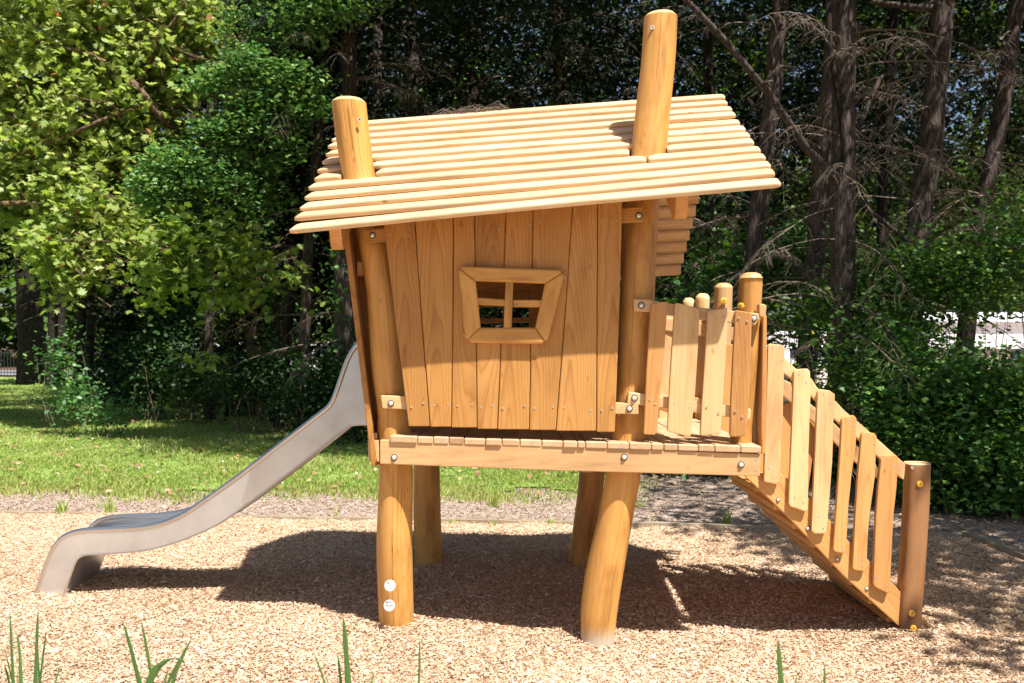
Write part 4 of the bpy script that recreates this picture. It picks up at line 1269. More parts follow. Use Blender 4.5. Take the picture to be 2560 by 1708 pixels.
def dead_branches(trunk, rads, n, zr, lr, seed, twig=14, bias=None):
    rr = random.Random(seed); lines = []
    for _ in range(n):
        z = rr.uniform(*zr)
        i = min(range(len(trunk)), key=lambda q: abs(trunk[q].z - z))
        p = trunk[i].copy(); ang = rr.uniform(0, 2 * math.pi)
        if bias is not None and rr.random() < .6: ang = rr.gauss(bias, .7)
        L = rr.uniform(*lr); d = Vector((math.cos(ang), math.sin(ang), rr.uniform(-.1, .45)))
        pts = [p]; steps = 7; rad0 = rr.uniform(.006, .016)
        for s in range(steps):
            d = (d + Vector((rr.uniform(-.12, .12), rr.uniform(-.12, .12), -.11 + rr.uniform(-.05, .05)))).normalized()
            p = p + d * L / steps; pts.append(p.copy())
        lines.append((pts, [rad0 * (1 - .85 * k / steps) for k in range(steps + 1)]))
        for t in range(twig):
            f = rr.uniform(.25, 1) * steps; a = int(min(f, steps - 1)); q = pts[a].lerp(pts[a + 1], f - a)
            dd = (pts[a + 1] - pts[a]).normalized()
            side = dd.cross(Vector((0, 0, 1))).normalized() * rr.choice((-1, 1))
            e = (dd * .6 + side * rr.uniform(.4, 1) + Vector((0, 0, rr.uniform(-.1, .3)))).normalized()
            tp = [q]; tl_ = rr.uniform(.12, .42)
            for s in range(4):
                e = (e + Vector((0, 0, -.32)) + Vector((rr.uniform(-.15, .15), rr.uniform(-.15, .15), 0))).normalized()
                q = q + e * tl_ / 4; tp.append(q.copy())
            lines.append((tp, [.0032, .0028, .0022, .0016, .001]))
    return lines
WOOD = [  # pts (D px), Y, radius px, label, bark, dead branches, (name)
    ([(1937, 0), (1935, 400), (1930, 850)], 11.0, 28, 'thick straight conifer trunk right of the playhouse roof', B_CON, 34, None),
    ([(1792, 0), (1770, 250), (1725, 620)], 13.0, 20, 'leaning conifer trunk just behind the right roof corner', B_CON, 26, None),
    ([(1905, 200), (1878, 500), (1850, 850)], 12.6, 22, 'conifer trunk leaning right, just left of the thick straight trunk', B_CON, 22, None),
    ([(2165, 0), (2135, 330), (2095, 600), (2085, 760)], 12.0, 27, 'second thick conifer trunk from the right, above the ivy bank', B_CON, 26, None),
    ([(2335, 0), (2290, 300), (2230, 600), (2215, 780)], 12.4, 19, 'rightmost conifer trunk, leaning left into the ivy', B_CON, 24, None),
    ([(2050, 60), (2030, 400), (2010, 800)], 16.0, 12, 'slender far conifer trunk between the two thick right trunks', B_DARK, 12, None),
    ([(1625, 100), (1630, 400), (1640, 700)], 16.5, 13, 'dark trunk behind the right chimney log', B_DARK, 34, None),
    ([(1480, 100), (1470, 500)], 18.0, 14, 'dark trunk behind the roof, left of the tall chimney log', B_DARK, 40, None),
    ([(1280, 0), (1290, 400)], 17.0, 15, 'dark trunk behind the middle of the roof ridge', B_DARK, 44, None),
    ([(1090, 0), (1085, 400)], 18.0, 20, 'dark trunk behind the left third of the roof ridge', B_DARK, 36, None),
    ([(945, 0), (950, 300), (945, 600)], 17.5, 16, 'brownish trunk rising right of the left chimney log', B_CON, 34, None),
    ([(868, 0), (862, 500), (868, 800)], 19.0, 13, 'thin trunk behind the left chimney log', B_CON, 20, None),
    ([(800, 0), (802, 300), (790, 600), (788, 960)], 15.5, 22, 'grey ivy-clad trunk right beside the top of the slide', B_CON, 18, None),
    ([(722, 400), (705, 620), (695, 880)], 16.0, 13, 'slim leaning trunk left of the slide top', B_CON, 12, None),
    ([(640, 300), (643, 900)], 18.5, 17, 'ivy-wrapped trunk between the reddish plane trunk and the slide', B_DARK, 10, None),
    ([(530, 300), (535, 900)], 20.0, 14, 'dark trunk just left of the reddish plane trunk', B_DARK, 8, None),
    ([(482, 500), (480, 900)], 19.0, 10, 'slim pale trunk second left of the reddish plane trunk', B_CON, 6, None),
    ([(352, 400), (350, 880)], 25.0, 11, 'slim ivy-covered trunk in the middle of the left wood', B_DARK, 6, None),
    ([(293, 400), (288, 860)], 28.0, 10, 'thin straight dark trunk, fourth from the far left', B_DARK, 5, None),
    ([(262, 400), (258, 860)], 29.0, 9, 'thin dark trunk beside its twin in the left wood', B_DARK, 4, None),
    ([(215, 500), (205, 860)], 30.0, 9, 'dark trunk leaning right at the left wood edge', B_DARK, 4, None),
    ([(205, 500), (178, 860)], 30.5, 9, 'slanting dark trunk right of the two thin left trunks', B_DARK, 4, None),
    ([(140, 400), (142, 860)], 33.0, 8, 'very thin dark trunk right of the big left trunk', B_DARK, 4, None),
    ([(122, 400), (122, 860)], 33.5, 11, 'narrow dark trunk next to the big left trunk', B_DARK, 4, None),
    ([(55, 400), (65, 650), (75, 860)], 35.0, 27, 'massive dark trunk at the far left of the lawn', B_DARK, 6, None),
]
roots = []
GRP = 'trees of the dark wood behind the playground'
for i, (pts, Y, rpx, lab, bark, nb, _) in enumerate(WOOD):
    tr, rad = trunk_from_px(pts, Y, rpx, seed=i)
    root = tree_root('conifer_tree', (tr[-1].x, tr[-1].y, 0), lab, 'tree', GRP)
    inv(tubes('trunk', [(tr, rad)], bark, None, n=14), root)
    if nb:
        big = i < 16
        dl = dead_branches(tr, rad, nb, (1.6, 7.2) if i > 5 else (1.3, 5.6), (1.0, 3.0), 40 + i, 22 if big else 5, bias=-math.pi / 2 if big else None)
        o = inv(tubes('dead_branches', dl, B_TWIG, None, n=3), root); o['kind'] = 'stuff'
    roots.append((root, tr))
# big forking limbs of the thick straight trunk
def limb(pts, Y, r0, r1, root, seed=0, nm='limb', mat=B_CON):
    w = [PD(x, y, Y + dy) for x, y, dy in pts]
    out = []
    for a, b in zip(w[:-1], w[1:]):
        for j in range(5): out.append(a.lerp(b, j / 5))
    out.append(w[-1]); n = len(out)
    return inv(tubes(nm, [(out, [r0 + (r1 - r0) * k / (n - 1) for k in range(n)])], mat, None, n=8), root)
limb([(1932, 425, -.05), (1850, 340, -.3), (1760, 210, -.6), (1660, 90, -.8), (1575, 0, -1.0), (1500, -90, -1.2)], 11.0, .05, .025, roots[0][0])
limb([(1935, 400, 0), (1968, 300, .2), (2020, 180, .3), (2120, 105, .5), (2200, 60, .6)], 11.2, .035, .015, roots[0][0])
limb([(2090, 560, 0), (1980, 470, -.3), (1900, 380, -.5)], 12.0, .03, .012, roots[3][0])
limb([(2140, 20, 0), (2080, 15, .1), (2000, 5, .2)], 11.9, .05, .03, roots[3][0])
limb([(1900, -10, -.05), (1905, 120, -.1), (1930, 260, -.1), (1938, 380, 0)], 10.9, .035, .03, roots[0][0], mat=B_DARK)

# canopy: one pool of needle clusters, each given to its nearest tree
cl = []
def pool(n, x, y, z): return np.stack([NR.uniform(*x, n), NR.uniform(*y, n), NR.uniform(*z, n)], axis=1)
c = np.concatenate([pool(5200, (-8, 16), (8.5, 26), (5.6, 9.0)),
                    pool(260, (3, 16), (5.0, 9.5), (5.2, 8.5)),
                    pool(1500, (-16, -4), (17, 36), (5.0, 9.0)),
                    pool(3600, (-12, 10), (15.5, 25), (3.4, 9.8))])
def shade_pool(n, gx, gy, z):
    z_ = NR.uniform(*z, n)
    return np.stack([NR.uniform(*gx, n) + .31 * z_, NR.uniform(*gy, n) - .445 * z_, z_], axis=1)
c = np.concatenate([c, shade_pool(1500, (-7.5, -0.6), (13.3, 20), (6.2, 8.6)), shade_pool(700, (2.4, 10), (10.5, 20), (6.4, 9.0))])  # clusters added to the crowns so that shade falls on lawn and right wood
c = c[shade_ok(c)]
def sunray_hits(c, Yt, x0, x1, z0, z1):
    t = (Yt - c[:, 1]) / .432
    zz = c[:, 2] - t; xx = c[:, 0] - .31 * t
    return (t > 0) & (xx > x0) & (xx < x1) & (zz > z0) & (zz < z1)
c = c[~(sunray_hits(c, 14.6, -5.6, -2.3, 2.6, 6.2) | sunray_hits(c, 17.5, -9.5, -4.6, 2.2, 7.5))]
# keep out of the picture when too near: anything nearer than 10 m must be above the frame
infr = (c[:, 2] < 1.5 + .36 * c[:, 1]) & (np.abs(c[:, 0]) < .54 * c[:, 1])
c = c[~(infr & (c[:, 1] < 12.5))]
# leave windows to the sky
hole = np.sin(c[:, 0] * 1.3 + 1.1) * np.sin(c[:, 2] * 2.0 + c[:, 0] * .7) > .62
infr = (c[:, 2] < 1.5 + .36 * c[:, 1]) & (np.abs(c[:, 0]) < .54 * c[:, 1])
c = c[~(infr & hole)]
base = np.array([[r.location.x, r.location.y] for r, _ in roots])
near = np.argmin(((c[:, None, :2] - base[None]) ** 2).sum(2), axis=1)
for k, (root, tr) in enumerate(roots):
    cc = c[near == k]
    if len(cc) < 3: continue
    per = 16
    pts = np.repeat(cc, per, axis=0) + NR.normal(0, 1, (len(cc) * per, 3)) * np.array([.30, .30, .14])
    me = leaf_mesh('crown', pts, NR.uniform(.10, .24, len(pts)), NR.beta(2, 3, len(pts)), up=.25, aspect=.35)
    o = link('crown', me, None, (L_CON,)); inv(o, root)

# shade tree at the right, outside the picture: dapples the chips and the stair end
sroot = tree_root('shade_tree', (6.4, 3.6, 0), 'leafy tree standing right of the stairs, casting dappled shade on the chips', 'tree')
inv(tubes('trunk', [([Vector((6.4, 3.6, -.1)), Vector((6.3, 3.5, 2)), Vector((6.1, 3.3, 4.5)), Vector((5.8, 3.1, 7))], [.22, .18, .15, .08])], B_CON, None, n=12), sroot)
sc_ = pool(640, (3.0, 8.5), (-1.5, 8.0), (5.0, 8.0))
sc_ = sc_[shade_ok(sc_, 0.1)]
gapn = np.sin(sc_[:, 0] * 3.1 + 2) + np.sin(sc_[:, 1] * 2.7 + sc_[:, 0] * 1.3) > -.65
sc_ = sc_[gapn]
z_ = NR.uniform(4.8, 7.4, 420)
g2 = np.stack([NR.uniform(1.2, 5.0, 420) + .31 * z_, NR.uniform(4.5, 8.5, 420) - .432 * z_, z_], axis=1)
g2 = g2[shade_ok(g2, .1)]
gx_, gy_ = g2[:, 0] - .31 * g2[:, 2], g2[:, 1] + .432 * g2[:, 2]
g2 = g2[np.sin(gx_ * 2.6 + gy_ * 1.9) + .8 * np.sin(gy_ * 4.3 - gx_ * 1.7) > -.35]
sc_ = np.concatenate([sc_, g2])
infr = (sc_[:, 2] < 1.5 + .36 * sc_[:, 1]) & (np.abs(sc_[:, 0]) < .56 * sc_[:, 1])
sc_ = sc_[~infr]
pts = np.repeat(sc_, 22, axis=0) + NR.normal(0, .24, (len(sc_) * 22, 3))
inv(link('crown', leaf_mesh('crown', pts, NR.uniform(.08, .16, len(pts)), NR.random(len(pts)), .6, 'leaf'), None, (L_OAK,)), sroot)

# ------------------------------------------------------------------ plane tree (pale leaves, upper left)
pr = tree_root('plane_tree', tuple(PD(588, 900, 20.0).xy) + (0,), 'plane tree with pale yellow-green leaves filling the upper left', 'tree')
tr, rad = trunk_from_px([(560, 300), (578, 560), (590, 800), (592, 900)], 20.0, 21, 8, seed=77)
inv(tubes('trunk', [(tr, rad)], B_PLANE, None, n=14), pr)
Yp = 17.5
def B(x, y, Y, r, k, fy=.8, fz=.85): return (wd(x, y, Y), (r, r * fy, r * fz), k)
pb = [B(40, 60, Yp, 1.7, 150), B(190, 40, Yp, 1.5, 130), B(340, 50, Yp, 1.3, 110), B(450, 90, Yp, .9, 60), B(60, 230, Yp, 1.7, 150), B(220, 210, Yp, 1.5, 140), B(350, 200, Yp, 1.1, 90),
      B(60, 390, Yp, 1.4, 110), B(190, 380, Yp, 1.3, 110), B(290, 330, Yp, 1.0, 70), B(230, 480, Yp - .5, .9, 60), B(170, 560, Yp - .8, .75, 45), B(150, 630, Yp - 1, .45, 24), B(110, 560, Yp - .8, .5, 24), B(280, 560, Yp - .5, .6, 20),
      B(40, 480, Yp, .8, 30), B(400, -20, Yp, 1.3, 80), B(100, -60, Yp, 2.0, 120), B(-160, 60, Yp, 1.8, 90), B(-150, 260, Yp, 1.6, 80), B(-120, 440, Yp, 1.0, 40)]
pts, cs, ct = blob_points(pb, 20, .16, .8, .35)
t = np.clip(ct * .45 + NR.random(len(pts)) * .55, 0, .95); t[NR.random(len(t)) < .012] = 1.0
o = inv(link('crown', leaf_mesh('crown', pts, NR.uniform(.08, .18, len(pts)), t, .35, 'lobed', .4), None, (L_PLANE,)), pr)
lines = []
def px_line(pts_, Y, r0, r1):
    w = [PD(x, y, Y + dy) for x, y, dy in pts_]; out = []
    for a, b in zip(w[:-1], w[1:]):
        for j in range(4): out.append(a.lerp(b, j / 4) + Vector((R.uniform(-.01, .01), 0, R.uniform(-.015, .015))))
    out.append(w[-1]); n = len(out)
    return (out, [r0 + (r1 - r0) * k / (n - 1) for k in range(n)])
lines += [px_line([(560, 330, 1.5), (440, 330, 0), (370, 270, -1), (320, 200, -1.2), (220, 130, -1.2), (90, 95, -1), (-40, 60, -1)], 18, .085, .03),
          px_line([(200, 470, -1.2), (100, 468, -1.2), (-60, 465, -1.2)], 18, .03, .055),
          px_line([(330, 240, -1), (200, 290, -1.3), (80, 340, -1.3), (-50, 400, -1.2)], 18, .04, .03),
          px_line([(320, 200, -1), (360, 100, -1.2), (420, 20, -1.2), (440, -60, -1)], 18, .04, .02),
          px_line([(560, 330, 1.5), (500, 200, .5), (450, 60, 0), (430, -100, 0)], 18, .09, .05)]
rr = random.Random(5)
for c_ in cs[::2]:
    c_ = Vector(c_); e = c_ + Vector((rr.uniform(.2, .9), rr.uniform(-.2, .5), rr.uniform(-.5, .4)))
    m_ = c_.lerp(e, .5) + Vector((0, 0, rr.uniform(-.08, .12)))
    lines.append(([e, m_, c_, c_ - (e - c_) * .3], [.012, .009, .006, .003]))
o = inv(tubes('branches', lines, B_PLANE, None, n=4), pr); o['kind'] = 'stuff'

# low plane branch with larger mid-green leaves in front of the wood
lr_ = pr
Yl = 14.4
lb = [B(390, 560, Yl, .45, 20), B(460, 590, Yl, .5, 24), B(540, 580, Yl, .5, 24), B(600, 620, Yl, .4, 14), B(400, 640, Yl, .35, 14), B(350, 680, Yl, .22, 8), B(470, 680, Yl, .35, 12), B(560, 700, Yl, .25, 7), B(440, 520, Yl, .5, 20), B(330, 620, Yl, .25, 8), B(690, 640, Yl + 1, .3, 5), B(480, 830, Yl + .4, .3, 5)]
pts, cs, ct = blob_points(lb, 9, .14, 1.0, .2)
inv(link('low_crown', leaf_mesh('low_crown', pts, NR.uniform(.09, .16, len(pts)), np.clip(ct * .2 + NR.random(len(pts)) * .3, 0, .7), .35, 'lobed', .6), None, (L_PLANE,)), lr_)
lines = []
for c_ in cs[::2]:
    c_ = Vector(c_); e = c_ + Vector((rr.uniform(-.1, .5), rr.uniform(.3, .9), rr.uniform(.2, .7))); m_ = c_.lerp(e, .5) + Vector((0, 0, .1))
    lines.append(([e, m_, c_], [.008, .005, .002]))
o = inv(tubes('twigs', lines, B_PLANE, None, n=3), lr_); o['kind'] = 'stuff'

# ------------------------------------------------------------------ oak (mid green clumps)
orr = tree_root('oak_tree', tuple(PD(640, 940, 17).xy) + (0,), 'oak with dense mid-green sunlit clumps left of the playhouse roof', 'tree')
tr, rad = trunk_from_px([(700, 100), (690, 400), (665, 700)], 17.2, 11, 7, seed=79)
inv(tubes('trunk', [(tr, rad)], B_DARK, None, n=10), orr)
Yo = 14.6
ob_ = [B(430, 385, Yo, .62, 110, .8, .55), B(380, 440, Yo - .1, .45, 60, .8, .5), B(500, 420, Yo, .5, 60, .8, .6), B(440, 500, Yo + .1, .6, 60), B(540, 500, Yo + .3, .5, 45),
       B(600, 250, Yo, .55, 75, .8, .5), B(510, 300, Yo, .5, 60, .8, .5), B(660, 180, Yo, .55, 75, .8, .5), B(700, 240, Yo + .1, .4, 40, .8, .5), B(580, 160, Yo, .5, 55, .8, .5), B(480, 190, Yo, .38, 30, .8, .5),
       B(640, 320, Yo + .2, .5, 40), B(580, 370, Yo + .4, .6, 50), B(760, 20, Yo, .55, 60, .8, .5), B(690, 60, Yo, .4, 30), B(560, 40, Yo + 1, .8, 40), B(650, 90, Yo + 1.2, .8, 36), B(600, 450, Yo + .8, .6, 40), B(820, -30, Yo, .6, 50), B(340, 430, Yo, .3, 20)]
pts, cs, ct = blob_points(ob_, 30, .15, .85, .12, flat=.55)
inv(link('crown', leaf_mesh('crown', pts, NR.uniform(.045, .10, len(pts)), np.clip(.15 + ct * .45 + NR.random(len(pts)) * .5, 0, 1), .6, 'leaf', 0, .7), None, (L_OAK,)), orr)
lines = []
for c_ in cs[::3]:
    c_ = Vector(c_); e = Vector((tr[6].x, tr[6].y, min(6, c_.z + rr.uniform(-.4, .5)))); m_ = c_.lerp(e, .45) + Vector((rr.uniform(-.1, .1), 0, rr.uniform(0, .3)))
    lines.append(([e, m_, c_], [.022, .013, .004]))
o = inv(tubes('branches', lines, B_DARK, None, n=4), orr); o['kind'] = 'stuff'

# ------------------------------------------------------------------ undergrowth, ivy, hedge bank
def bush(name, blobs, per, sig, size, mat, label, cat, shape='leaf', tint=(0, 1), up=.4, stems=True, kind=None, base=None):
    pts, cs, ct = blob_points(blobs, per, sig, 1.0, .35)
    k = pts[:, 2] > .02; pts = pts[k]; ct = ct[k]
    b0 = base if base else (float(cs[:, 0].mean()), float(cs[:, 1].mean()), 0)
    root = tree_root(name, b0, label, cat)
    t_ = tint[0] + (tint[1] - tint[0]) * np.clip(ct * .4 + NR.random(len(pts)) * .6, 0, 1)
    inv(link('foliage', leaf_mesh('foliage', pts, NR.uniform(*size, len(pts)), t_, up, shape), None, (mat,)), root)
    if stems:
        ls = []
        for c_ in cs[::(24 if name == 'ivy_hedge' else 60 if name == 'maple_tree' else 6)]:
            c_ = Vector(c_); g_ = Vector((c_.x + rr.uniform(-.3, .3), c_.y + rr.uniform(-.2, .2), 0))
            ls.append(([g_, g_.lerp(c_, .5) + Vector((rr.uniform(-.1, .1), 0, 0)), c_], [.010, .007, .003]))
        inv(tubes('stems', ls, B_TWIG, None, n=3), root)['kind'] = 'stuff'
    return root
# ivy bank on the right, in front of the thick trunks
def IB(x, y, Y, rx, rz, k): return (wd(x, y, Y), (rx, .5, rz), k)
bush('ivy_hedge', [IB(2000, 690, 11.2, .8, .45, 80), IB(2120, 640, 11, .7, .4, 60), IB(2250, 660, 10.8, .7, .35, 60), IB(2330, 560, 10.8, .6, .5, 60), IB(2040, 840, 10.4, .7, .4, 90), IB(1900, 760, 11.4, .35, .4, 24),
                   IB(2180, 890, 10, .7, .2, 70), IB(2300, 895, 9.8, .6, .2, 60), IB(2120, 930, 9.6, .45, .3, 60), IB(2060, 1000, 9.3, .3, .3, 40), IB(2230, 930, 9.4, .6, .3, 90), IB(2330, 1000, 9.2, .5, .45, 90), IB(2240, 1080, 9.0, .5, .4, 100),
                   IB(2150, 1070, 9.2, .35, .35, 60), IB(2320, 1120, 8.8, .4, .35, 80), IB(2180, 1150, 9.0, .3, .2, 50), IB(2440, 960, 9.3, .5, .5, 80), IB(2440, 1080, 9, .7, .5, 90), IB(2010, 920, 9.9, .35, .35, 50), IB(2060, 760, 11, .6, .2, 40)],
     36, .16, (.032, .075), L_IVY, 'tall bank of ivy and brambles with bright green leaves at the right edge', 'hedge', 'ivy', (.1, 1), .5)
bush('bramble_thicket', [IB(1560, 740, 13, .6, .5, 40), IB(1650, 640, 13.5, .6, .5, 40), IB(1790, 620, 13.2, .7, .4, 60), IB(1850, 560, 13.5, .5, .4, 30), IB(1700, 760, 13, .5, .4, 40), IB(1590, 980, 12, .6, .4, 40), IB(1500, 1050, 11.5, .7, .25, 50), IB(1650, 1080, 11.3, .7, .2, 50), IB(1800, 950, 12, .6, .4, 40), IB(1880, 1050, 11.2, .5, .35, 40), IB(1960, 1080, 10.8, .4, .3, 40), IB(1600, 860, 13, .4, .2, 12)],
     24, .17, (.05, .10), L_IVY, 'low dark bramble thicket seen behind the railing and stairs', 'bush', 'ivy', (0, .8), .4)
bush('laurel_bush', [IB(620, 850, 16, .7, .5, 50), IB(540, 880, 16, .6, .35, 45), IB(760, 880, 15, .6, .5, 55), IB(820, 960, 14.5, .5, .35, 30), IB(700, 930, 15, .5, .25, 40)], 26, .16, (.05, .10), L_UND,
     'dark green undergrowth at the foot of the trunks left of the slide', 'bush', 'leaf', (0, 1))
bush('elder_bush', [IB(380, 830, 19, 1.1, .8, 90), IB(310, 880, 19, .8, .4, 50), IB(450, 880, 18, .6, .4, 40), IB(430, 760, 20, .9, .6, 40)], 26, .2, (.06, .12), L_UND,
     'broad dark shrub in front of the left wood', 'bush', 'leaf', (.1, 1))
bush('hazel_shrub', [IB(150, 870, 16, .35, .3, 14), IB(190, 915, 15.8, .5, .3, 24), IB(250, 955, 15.6, .5, .2, 22), IB(110, 830, 16, .25, .12, 8), IB(150, 790, 16, .14, .2, 6)], 16, .13, (.05, .10), L_OAK,
     'loose grey-green shrub at the left edge of the lawn shade', 'bush', 'leaf', (.1, .75))
bush('yew_bush', [IB(930, 760, 17, 1.2, 1.1, 90), IB(1050, 900, 17, 1.4, .8, 90), IB(1280, 880, 16.5, 1.6, .9, 130), IB(1450, 820, 16.5, 1.0, .9, 70)], 24, .2, (.06, .13), L_UND,
     'dark evergreen bush behind the playhouse, seen through its window', 'bush', 'leaf', (.0, 1))
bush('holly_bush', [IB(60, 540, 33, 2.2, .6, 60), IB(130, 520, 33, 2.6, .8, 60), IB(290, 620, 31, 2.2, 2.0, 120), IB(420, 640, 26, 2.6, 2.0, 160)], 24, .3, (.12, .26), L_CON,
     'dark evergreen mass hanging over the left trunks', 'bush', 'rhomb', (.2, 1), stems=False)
# ivy climbing the trunks: part of each trunk's tree
def ivy_on(k, z0, z1, n, spread=.05, tint=(.0, .8)):
    root, tr = roots[k]
    zz = NR.uniform(z0, z1, n)
    tz = np.array([p.z for p in tr][::-1]); tx = np.array([p.x for p in tr][::-1]); ty = np.array([p.y for p in tr][::-1])
    r0 = WOOD[k][2] / 2285 * WOOD[k][1]
    a = NR.uniform(0, 2 * np.pi, n)
    rad_ = r0 + np.abs(NR.normal(0, spread, n)) + .01
    pts = np.stack([np.interp(zz, tz, tx) + np.cos(a) * rad_, np.interp(zz, tz, ty) + np.sin(a) * rad_, zz], axis=1)
    inv(link('ivy', leaf_mesh('ivy', pts, NR.uniform(.05, .10, n), tint[0] + (tint[1] - tint[0]) * NR.random(n), .1, 'ivy', 1.0), None, (L_IVY,)), root)
ivy_on(0, 0, 2.1, 220, .06, (.2, 1)); ivy_on(2, .8, 2.2, 160, .08, (.2, .9)); ivy_on(12, 0, 4.5, 900, .10); ivy_on(14, 0, 4, 1300, .13); ivy_on(13, 0, 1.3, 200, .08)
ivy_on(15, 0, 3.5, 700, .1); ivy_on(17, 0, 5, 1200, .18); ivy_on(11, .5, 6, 900, .16); ivy_on(10, 2, 6, 600, .14); ivy_on(9, 2, 7, 1300, .25); ivy_on(8, 2, 7, 1200, .25); ivy_on(3, 0, 2.2, 300, .1); ivy_on(6, 0, 6, 900, .2)

# brushy dead thicket and dark foliage deeper in the wood
def deep_keep(c):
    kx = c[:, 0] / c[:, 1]; kz = (c[:, 2] - 1.5) / c[:, 1]
    low = (kx > .22) & (kz < .055)                                   # the wood is thin here: the camping ground shows
    left = (kx < -.42) & (kz < .075)
    hole = (np.sin(kx * 34 + .8) * np.sin(kz * 60 + kx * 22 + 1.0) > .66) & (kz > .12)
    return ~(low | hole | left)
def dz_(): return NR.uniform(20, 28)
pts, cs, ct = blob_points([((x, dz_(), z), (1.8, 1.6, 1.1), 26) for x in np.arange(-12, 13, 1.5) for z in (.7, 2.0, 3.2, 4.4, 5.6, 6.8, 8.0, 9.2, 10.4)], 34, .26, 1.0, .1, keep=deep_keep)
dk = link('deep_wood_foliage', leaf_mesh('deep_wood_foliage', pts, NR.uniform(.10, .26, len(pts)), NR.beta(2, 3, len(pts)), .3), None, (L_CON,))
setp(dk, 'dense shadowy foliage deep inside the wood', 'foliage', kind='stuff')
pts, cs, ct = blob_points([((x, NR.uniform(60, 72), z), (4.5, 3.5, 3), 60) for x in np.arange(-85, 62, 5.0) for z in (1.5, 5, 8.5, 12)], 24, .8, 1.0, .2)
fw = link('far_wood', leaf_mesh('far_wood', pts, NR.uniform(.35, .8, len(pts)), np.clip(.5 * ct + .5 * NR.random(len(pts)), 0, 1), .5), None, (L_FAR,))
setp(fw, 'bright sunlit trees and scrub far beyond the road', 'woodland', kind='stuff')
# mid-distance sunlit leaves high on the right, seen between the trunks
bush('maple_tree', [IB(2060, 60, 19, 1.3, .9, 60), IB(2000, 140, 19, .8, .6, 30), IB(2260, 60, 19, .9, .8, 40), IB(2340, 330, 18, .9, 1.0, 60), IB(1900, 480, 18, .9, .5, 34), IB(1740, 130, 19, .7, .6, 24), IB(2230, 480, 17, .8, .6, 50), IB(2060, 560, 17, .9, .5, 50), IB(1640, 560, 18, .6, .4, 20), IB(2060, 440, 18, .8, .4, 24)],
     22, .2, (.09, .17), L_FAR, 'bright green leafy tree showing between the right trunks', 'tree', 'leaf', (.1, .9))

# ------------------------------------------------------------------ grass
def grass(name, n, yf, hr, label):
    y = yf(NR.random(n)); x = -.78 * y + NR.random(n) * (.78 * y + 2.0)
    bare = np.sin(x * 2.9 + 1) * np.sin(y * 2.3 + x) + NR.normal(0, .5, n) < -.75
    k = ~bare & (y > lawn_front(x) + NR.normal(.02, .22, n)) & (x < lawn_right(y) + NR.normal(0, .25, n)); x = x[k]; y = y[k]
    n = len(x)
    tuft = np.sin(x * 1.7 + 3) * np.cos(y * 1.3) + .6 * np.sin(x * 4.1 + y * 2.9)
    h = NR.uniform(*hr, n) * (1 + .45 * np.clip(tuft, -1, 1.2)) * (1 + (y - 9) * .012)
    h *= np.where(NR.random(n) < .03, 1.9, 1.0)
    w = .006 * (y / 9.0) * NR.uniform(.7, 1.3, n)
    yaw = NR.uniform(0, 2 * np.pi, n); ln = NR.normal(0, .35, (n, 2)) * h[:, None]
    s = np.stack([np.cos(yaw) * w, np.sin(yaw) * w, np.zeros(n)], axis=1)
    b = np.stack([x, y, ground_h(x, y)], axis=1)
    m = b + np.stack([ln[:, 0] * .35, ln[:, 1] * .35, h * .6], axis=1)
    t = b + np.stack([ln[:, 0], ln[:, 1], h], axis=1)
    v = np.empty((n, 5, 3)); v[:, 0] = b - s; v[:, 1] = b + s; v[:, 2] = m + s * .8; v[:, 3] = t; v[:, 4] = m - s * .8
    ti = np.clip(.42 + .18 * tuft + NR.normal(0, .2, n), 0, .86)
    ti[NR.random(n) < .07] = 1.0
    me = np_mesh(name, v.reshape(-1, 3), np.arange(n * 5), np.full(n, 5), np.repeat(ti, 5))
    o = link(name, me, None, (L_GRASS,)); setp(o, label, 'grass', kind='stuff')
grass('grass', 235000, y_pow(9.2, 40, 1.9), (.018, .045), 'bright sunlit lawn grass between the chips and the wood')
# daisies and fallen leaves
n = 260
y = NR.uniform(9.8, 15, n); x = NR.uniform(-7.5, 1, n); k = (x < lawn_right(y)) & (NR.random(n) < .7); x, y = x[k], y[k]
cl_ = np.stack([x, y, np.full(len(x), .07)], axis=1)
o = link('daisies', leaf_mesh('daisies', cl_, NR.uniform(.018, .032, len(x)), NR.random(len(x)) * .9, 1.5, 'ivy'), None, (L_DAISY,)); setp(o, 'tiny white daisies dotted over the lawn', 'flowers', kind='stuff')
n = 1500
y = NR.uniform(9.6, 20, n); x = NR.uniform(-9, 2, n); k = (x < lawn_right(y) + 1.5); x, y = x[k], y[k]
o = link('fallen_leaves', leaf_mesh('fallen_leaves', np.stack([x, y, ground_h(x, y) + .045], axis=1), NR.uniform(.03, .09, len(x)), NR.random(len(x)), 1.2, 'leaf'), None, (L_DEAD,)); setp(o, 'brown fallen leaves scattered on the lawn', 'leaves', kind='stuff')

